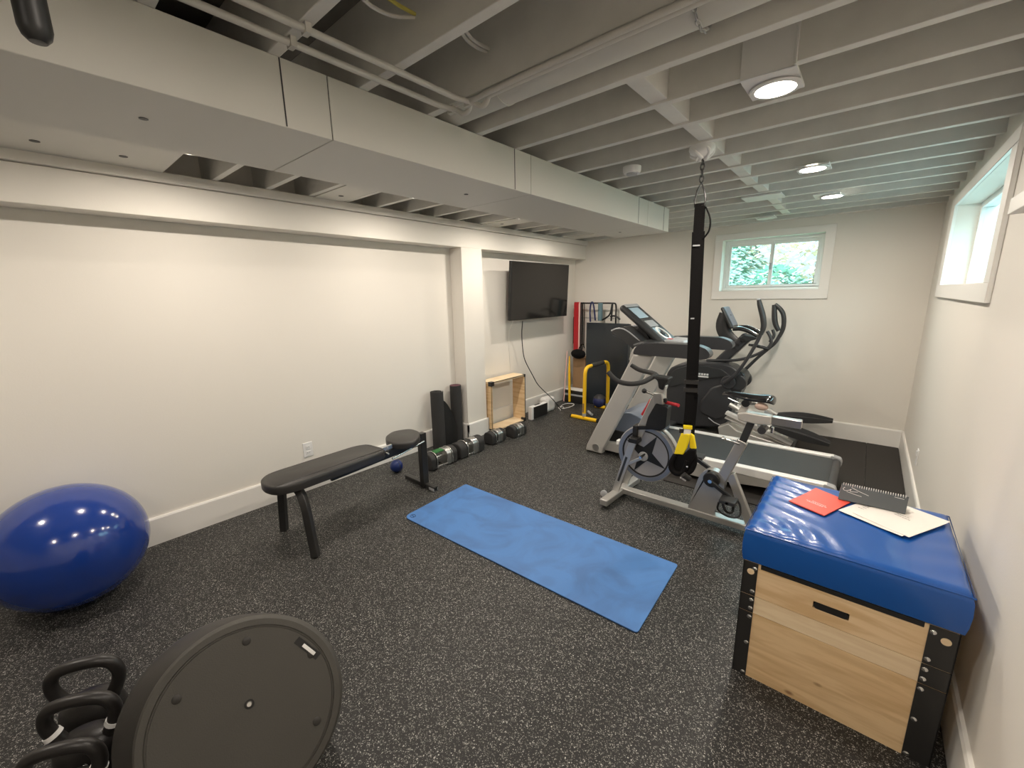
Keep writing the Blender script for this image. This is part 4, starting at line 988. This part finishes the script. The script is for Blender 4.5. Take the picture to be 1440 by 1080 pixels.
# ================= suspension trainer
t=thing('suspension_strap','black and yellow suspension training strap hanging from the ceiling to knee height','strap',(-.73,2.34,2.2))
mt=MB().lathe([(0,2.2),(.058,2.2),(.060,2.185),(.050,2.165),(.030,2.150),(0,2.146)],(-.73,2.325,0),seg=28).build('ceiling_mount','fix',t)
b=MB()
for k in range(5):
    a=k*1.3;b.tube([(-.73+.05*math.cos(a),2.325+.05*math.sin(a),2.19),(-.73+.055*math.cos(a+.6),2.325+.055*math.sin(a+.6),2.165),(-.73+.02*math.cos(a+1.3),2.325+.02*math.sin(a+1.3),2.140)],.009,8,smooth=2)
b.build('wrapped_webbing','fix',t)
sx,sy=-.725,2.335
b=MB()
for i in range(4):
    z=2.135-.028*i;u_=V((1,0,0)) if i%2 else V((0,1,0))
    b.tube([V((sx,sy,z))+V((0,0,.018*math.cos(k*PI/4)))+u_*(.009*math.sin(k*PI/4)) for k in range(8)],.0035,8,closed=True)
b.build('chain','blackm',t)
b=MB();b.tube([(sx,sy,2.035),(sx-.016,sy,2.0),(sx-.026,sy,1.955),(sx-.024,sy,1.925),(sx+.024,sy,1.925),(sx+.026,sy,1.955),(sx+.016,sy,2.0)],.005,8,closed=True);b.build('carabiner','blackm',t)
def strap(p,q,w,th,m,nm,par,ax=V((.94,.34,0))):
    b=MB();p=V(p);q=V(q);d=(q-p).normalized();s=(ax-d*ax.dot(d)).normalized();n_=d.cross(s)
    rows=[]
    for c_ in(p,q):rows.append([b.bm.verts.new(c_+s*(w/2*i)+n_*(th/2*j)) for i,j in((-1,-1),(1,-1),(1,1),(-1,1))])
    for k in range(4):b.face([rows[0][k],rows[0][(k+1)%4],rows[1][(k+1)%4],rows[1][k]])
    b.face(rows[0]);b.face(rows[1][::-1]);return b.build(nm,m,par)
strap((sx+.002,sy,1.935),(sx+.003,sy,1.78),.050,.014,'web','anchor_strap',t)
b=MB();b.tube([(sx+.03,sy,1.915),(sx+.058,sy,1.86),(sx+.058,sy,1.80),(sx+.030,sy,1.765)],.008,8,smooth=3,flat=.5);b.build('loop','web',t)
lx=sx+.028
strap((sx+.003,sy,1.80),(lx,sy,.93),.060,.012,'web','main_strap',t)
strap((sx+.005,sy-.014,1.62),(lx,sy-.014,.79),.044,.006,'web','front_strap',t)
strap((lx,sy+.01,.95),(lx-.004,sy+.01,.70),.062,.018,'web','lower_strap',t)
for z in(.985,1.03):strap((lx,sy-.018,z),(lx,sy-.018,z-.022),.072,.012,'blackm','buckle',t)
strap((sx+.003,sy-.018,1.735),(sx+.003,sy-.018,1.728),.034,.003,'lgrey','white_stitch',t)
strap((sx+.010,sy-.019,1.365),(sx+.010,sy-.019,1.358),.018,.003,'lgrey','white_stitch',t)
strap((lx,sy-.022,.772),(lx,sy-.022,.755),.046,.022,'yweb','yellow_tab',t)
strap((lx,sy-.022,.752),(lx-.002,sy-.022,.722),.036,.018,'fix','size_label',t)
strap((lx-.028,sy-.02,.745),(lx-.028,sy-.02,.725),.034,.02,'blackm','cam_buckle',t)
def flat(pts,y0,y1,m,nm,bv=.005):MB().prism([(lx+x,z) for x,z in pts],sy+y0,sy+y1,'Y').build(nm,m,t,bevel=bv)
flat([(-.030,.725),(.018,.728),(.012,.680),(.004,.640),(-.012,.600),(-.034,.598),(-.062,.592),(-.050,.650)],-.036,-.012,'yweb','yellow_webbing')
flat([(.008,.726),(.030,.715),(.048,.640),(.030,.632),(.012,.640)],-.008,.012,'yweb','yellow_webbing')
flat([(-.060,.605),(-.010,.603),(.010,.634),(.048,.645),(.050,.600),(.030,.545),(.022,.505),(-.020,.480),(-.060,.488),(-.078,.530),(-.072,.570)],-.030,.014,'web','cradle_fabric',.010)
MB().tube([V((lx,sy,0))+V(p) for p in((-.055,-.035,.59),(-.075,-.04,.54),(-.068,-.04,.495),(-.03,-.038,.478),(.0,-.032,.50),(.012,-.028,.57))],[.012,.014,.016,.016,.014,.012],12,smooth=2).build('foot_cradle','web',t)
MB().tube([V((lx,sy,0))+V(p) for p in((.035,.0,.62),(.048,.0,.57),(.034,-.01,.51),(.012,-.02,.49))],[.012,.015,.016,.014],12,smooth=2).build('foot_cradle','web',t)
MB().tube([(lx+.0,sy-.05,.492),(lx+.026,sy-.02,.462)],.017,14).build('handle_grip','blackr',t)
MB().tube([(lx-.012,sy-.048,.468),(lx+.012,sy-.03,.450)],.005,8).build('grip_end','white',t)
MB().sphere((lx+.018,sy-.045,.540),.006,seg=10,rings=8).build('rivet','chrome',t)
# ================= dip bars (parallettes)
def dip(lab,x,y0,y1,h,wx=.175,gx=(0,0)):
    t=thing('dip_bar',lab,'dip bar',(x,(y0+y1)/2,0),None)
    for y,s in((y0,1),(y1,-1)):
        gr=h-.06
        MB().tube([(x,y,.03),(x,y,gr-.05),(x,y+s*.02,gr+.015),(x,y+s*.075,h-.019),(x,y+s*.16,h-.019)],.0225,18,smooth=3).build('leg','yellow',t)
        MB().tube([(x-wx,y,.0225),(x+wx,y,.0225)],.0225,18).build('foot_bar','yellow',t)
        for sg in(-1,1):MB().tube([(x+sg*(wx-.002),y,.0228),(x+sg*(wx+.014),y,.0228)],.0225,18).build('end_cap','black',t)
        MB().tube([(x,y,.05),(x,y,.085)],.0245,18).build('collar','lgrey',t)
        MB().box(x-.009,x+.009,y-s*.023-.001,y-s*.023+.001,.10,.21).build('sticker','card',t)
    MB().tube([(x,y0+.15,h-.019),(x,y1-.15,h-.019)],.027,18).build('foam_grip','blackr',t)
dip('yellow tubular dip bar standing in front of the black folded mat',-2.495,4.25,4.84,.665)
# ================= corner: rack with bands, folded mat, boxes
t=thing('band_rack','black metal rack in the far left corner with exercise bands hung from its bar','rack',(-2.87,5.12,0))
for x in(-3.17,-2.575):
    MB().tube([(x,5.16,.012),(x,5.16,1.33)] ,.011,10).build('post','blackm',t)
    MB().tube([(x,5.07,.012),(x,5.225,.012)],.012,10).build('foot','blackm',t)
MB().tube([(-3.17,5.16,1.30),(-3.17,5.15,1.365),(-3.14,5.12,1.372),(-2.60,5.12,1.372),(-2.575,5.15,1.365),(-2.575,5.16,1.30)],.011,10,smooth=2).build('top_bar','blackm',t)
MB().tube([(-3.235,5.16,1.17),(-2.575,5.16,1.17)],.006,8).build('cross_rod','steel',t)
def band(x,zt,zb,m,w,lab,y=5.12,gap=.03,open_=.02):
    b=MB()
    pts=[(x,y-open_,zb),(x,y-open_,zt-.03),(x,y-.012,zt),(x,y+.012,zt),(x,y+open_,zt-.03),(x,y+open_,zb+.02)]
    rows=[]
    for p in pts:
        rows.append([b.bm.verts.new(V(p)+V((dx_,dy_,0))) for dx_,dy_ in((-w/2,-.002),(w/2,-.002),(w/2,.002),(-w/2,.002))])
    for A,B in zip(rows[:-1],rows[1:]):
        for k in range(4):b.face([A[k],A[(k+1)%4],B[(k+1)%4],B[k]])
    b.face(rows[0]);b.face(rows[-1][::-1])
    return tag(b.build('resistance_band',m),lab,'band','bands hung on the corner rack')
band(-3.150,1.388,.70,'red',.075,'wide red resistance band hung at the left end of the rack')
band(-3.100,1.386,.70,'pink',.024,'pale pink band edge hanging against the wide red band')
band(-3.208,1.181,.80,'black',.034,'black band hanging left of the red band by the wall',y=5.16)
band(-3.075,1.384,.66,'black',.018,'thin black band right of the pink one')
band(-3.045,1.384,.74,'black',.012,'thin black band crossing behind the rack bar, left of the navy band')
tag(MB().tube([(-2.925,5.10,1.12),(-2.935,5.10,1.30),(-2.915,5.10,1.386),(-2.890,5.10,1.386),(-2.868,5.10,1.30),(-2.850,5.10,1.14)],.011,10,smooth=3).build('resistance_band','navy'),'navy blue looped band over the middle of the rack bar','band','bands hung on the corner rack')
tag(MB().tube([(-2.775,5.10,1.14),(-2.775,5.10,1.375)],.032,20).build('foam_roller','teal'),'grey-green roll hanging over the rack bar behind the folded mat','roll')
b=MB();b.tube([(-2.60,5.09,1.355),(-2.61,5.07,1.22),(-2.70,5.07,1.165),(-2.73,5.07,1.15)],.011,8,smooth=2);b.tube([(-2.61,5.07,1.20),(-2.54,5.07,1.215),(-2.47,5.07,1.165)],.011,8,smooth=2);b.tube([(-2.60,5.10,1.36),(-2.605,5.09,1.14)],.012,8)
tag(b.build('carry_strap','black'),'black straps and handles hanging at the right end of the rack','strap')
t=thing('folded_mat','tall black glossy folded exercise mat standing on edge in front of the rack','mat',(-2.6,4.99,0))
for k in range(3):
    MB().box(-2.905+.004*k,-2.295-.003*k,4.965+.028*k,4.990+.028*k,0,1.12-.004*k).build('mat_panel','vmat',t,bevel=.006)
t=thing('cardboard_box','brown cardboard box standing in the corner under a black bag','box',(-3.02,5.1,0))
MB().box(-3.13,-2.93,5.0,5.22,.0,.62).build('carton','card',t,bevel=.002)
t=thing('black_bag','small black bag lying on top of the cardboard box','bag',(-3.02,5.05,.62))
MB().sphere((-3.02,4.955,.685),.085,1.35,.6,.80,seg=24,rings=14).build('bag_body','web',t)
MB().tube([(-3.09,5.05,.68),(-3.05,5.04,.78),(-2.99,5.03,.83),(-2.97,5.03,.76)],.006,8,smooth=2).build('bag_strap','web',t)
# step bench and small things
t=thing('step_platform','low black and white step platform on the floor under the cardboard box corner','step',(-3.09,4.92,0))
for k,(z0,z1,m) in enumerate(((0,.10,'black'),(.10,.125,'lgrey'),(.13,.175,'black'),(.176,.196,'white'))):
    MB().box(-3.20+.012*k,-2.88-.004*k,4.86,4.985,z0,z1).build('riser' if k<3 else 'step_top',m,t,bevel=.006)
tag(MB().tube([(-3.08,4.84,.02),(-3.085,4.84,.25),(-3.09,4.84,.42),(-3.095,4.85,.66)],[.017,.018,.017,.007],12,smooth=1).build('pole','yellow'),'short tapered yellow pole standing in the corner below the red band','pole')
tag(MB().tube([(-3.15,4.80,.02),(-3.16,4.86,.45),(-3.165,4.90,.72)],.007,10).build('pole','pink'),'thin pale pole leaning in the corner, left of the yellow pole','pole')
t=thing('medicine_ball','dark blue and grey medicine ball on the floor between the dip bar legs','ball',(-2.62,4.86,0))
MB().sphere((-2.62,4.86,.09),.09,seg=32,rings=20).build('ball_shell','navy',t)
MB().lathe([(.0955,-.012),(.0965,0),(.0955,.012)],(-2.62,4.86,.12),seg=40).build('grey_stripe','grey',t) if False else MB().lathe([(0,.0965),(.045,.086),(.080,.052),(.078,.050),(.044,.083),(0,.0935)],(-2.62,4.86,.088),seg=40).build('grey_top','grey',t)
tag(MB().tube([(-2.61,4.55,.018),(-2.50,4.45,.018)],.016,14).build('grip_tube','lgrey'),'short grey tube lying on the floor behind the near yellow foot bar','tube')
# ================= outside
sl=bpy.data.lights.new('tree_fill_sun','SUN');sl.energy=4.0;sl.angle=R(25);sl.color=(1,.97,.92);so=bpy.data.objects.new('tree_fill_sun',sl);COL.objects.link(so);so.rotation_euler=(R(50),0,R(-15));so.location=(0,-5,8)  # soft sun added to brighten the trees, aimed away from the windows
struct(MB().box(-14,14,YF+.25,24,.8,1.15).build('trim_4','lawn'))
struct(MB().box(XR+.25,14,-8,YF+.25,.8,1.15).build('trim_5','ground'))
def leafy(name,lab,x,y,z0,h,rad,m,n,cone,seed,grp='garden plants outside the far window'):
    rnd=random.Random(seed);t=thing(name,lab,'tree',(x,y,z0),grp)
    b=MB()
    for i in range(n):
        s=rnd.random()**.8;z=z0+.15+h*s;rr=rad*((1-s)*.95+.05 if cone else math.sin(PI*min(.98,s*.9+.08)))
        a=rnd.random()*2*PI;r=rr*math.sqrt(rnd.random()*.8+.2)
        c_=V((x+r*math.cos(a),y+r*math.sin(a),z-(.25*r if cone else 0)))
        L=rnd.uniform(.07,.15);w_=L*.35
        d=V((math.cos(a),math.sin(a),-.35 if cone else rnd.uniform(-1,1))).normalized();s_=d.cross(V((rnd.uniform(-.4,.4),rnd.uniform(-.4,.4),1))).normalized()
        v=[b.bm.verts.new(c_-s_*w_*.3),b.bm.verts.new(c_+d*L*.5-s_*w_),b.bm.verts.new(c_+d*L),b.bm.verts.new(c_+d*L*.5+s_*w_)]
        b.face(v)
    me=b.build('foliage',m,t,smooth=False)
    MB().tube([(x,y,z0),(x,y,z0+h*.8)],[.09,.03],10).build('trunk','bark',t)
leafy('spruce_tree','blue-green spruce seen through the left pane of the far window',-2.45,9.6,1.1,2.5,1.15,'leaf',4600,True,3)
leafy('shrub','autumn shrub, coloured pale as if overexposed, seen through the right pane of the far window',-.85,10.0,1.1,2.3,1.35,'leaf2',3600,False,5)
leafy('small_shrub','low green plant at the foot of the right pane',-1.35,8.6,1.1,.65,.5,'leaf',700,False,8)
# ------------------------------------------------------------------ world and view
wd=bpy.data.worlds.new('sky');S.world=wd;wd.use_nodes=True;nt=wd.node_tree
bg=nt.nodes['Background']
st=nt.nodes.new('ShaderNodeTexSky');st.sky_type='PREETHAM' if False else 'NISHITA';st.sun_disc=False;st.sun_elevation=R(38);st.sun_rotation=R(200);st.air_density=1.0;st.dust_density=3.0
tcw=nt.nodes.new('ShaderNodeTexCoord');sepw=nt.nodes.new('ShaderNodeSeparateXYZ');rampw=nt.nodes.new('ShaderNodeValToRGB')
ew=rampw.color_ramp.elements;ew[0].position=.10;ew[0].color=(.075,.125,.134,1);ew[1].position=.42;ew[1].color=(.50,.80,.86,1)
nt.links.new(tcw.outputs['Generated'],sepw.inputs[0]);nt.links.new(sepw.outputs['Z'],rampw.inputs['Fac'])
mixn=nt.nodes.new('ShaderNodeMixRGB');mixn.inputs['Fac'].default_value=.85
sc=nt.nodes.new('ShaderNodeVectorMath');sc.operation='SCALE';sc.inputs['Scale'].default_value=.06
nt.links.new(st.outputs[0],sc.inputs[0]);nt.links.new(sc.outputs[0],mixn.inputs['Color1']);nt.links.new(rampw.outputs[0],mixn.inputs['Color2'])
nt.links.new(mixn.outputs[0],bg.inputs['Color']);bg.inputs['Strength'].default_value=9.0
for (loc,rot,sx,sy) in (((-.885,YF+.3,1.775),(R(-90),0,0),.95,.6),((XR+.3,3.59,1.79),(0,R(90),0),.6,1.7)):
    l=bpy.data.lights.new('window_portal','AREA');l.shape='RECTANGLE';l.size=sx;l.size_y=sy;l.cycles.is_portal=True
    o=bpy.data.objects.new('window_portal',l);COL.objects.link(o);o.location=loc;o.rotation_euler=rot
S.view_settings.view_transform='Standard';S.view_settings.look='None';S.view_settings.gamma=1;S.view_settings.use_curve_mapping=False
S.view_settings.exposure=.38
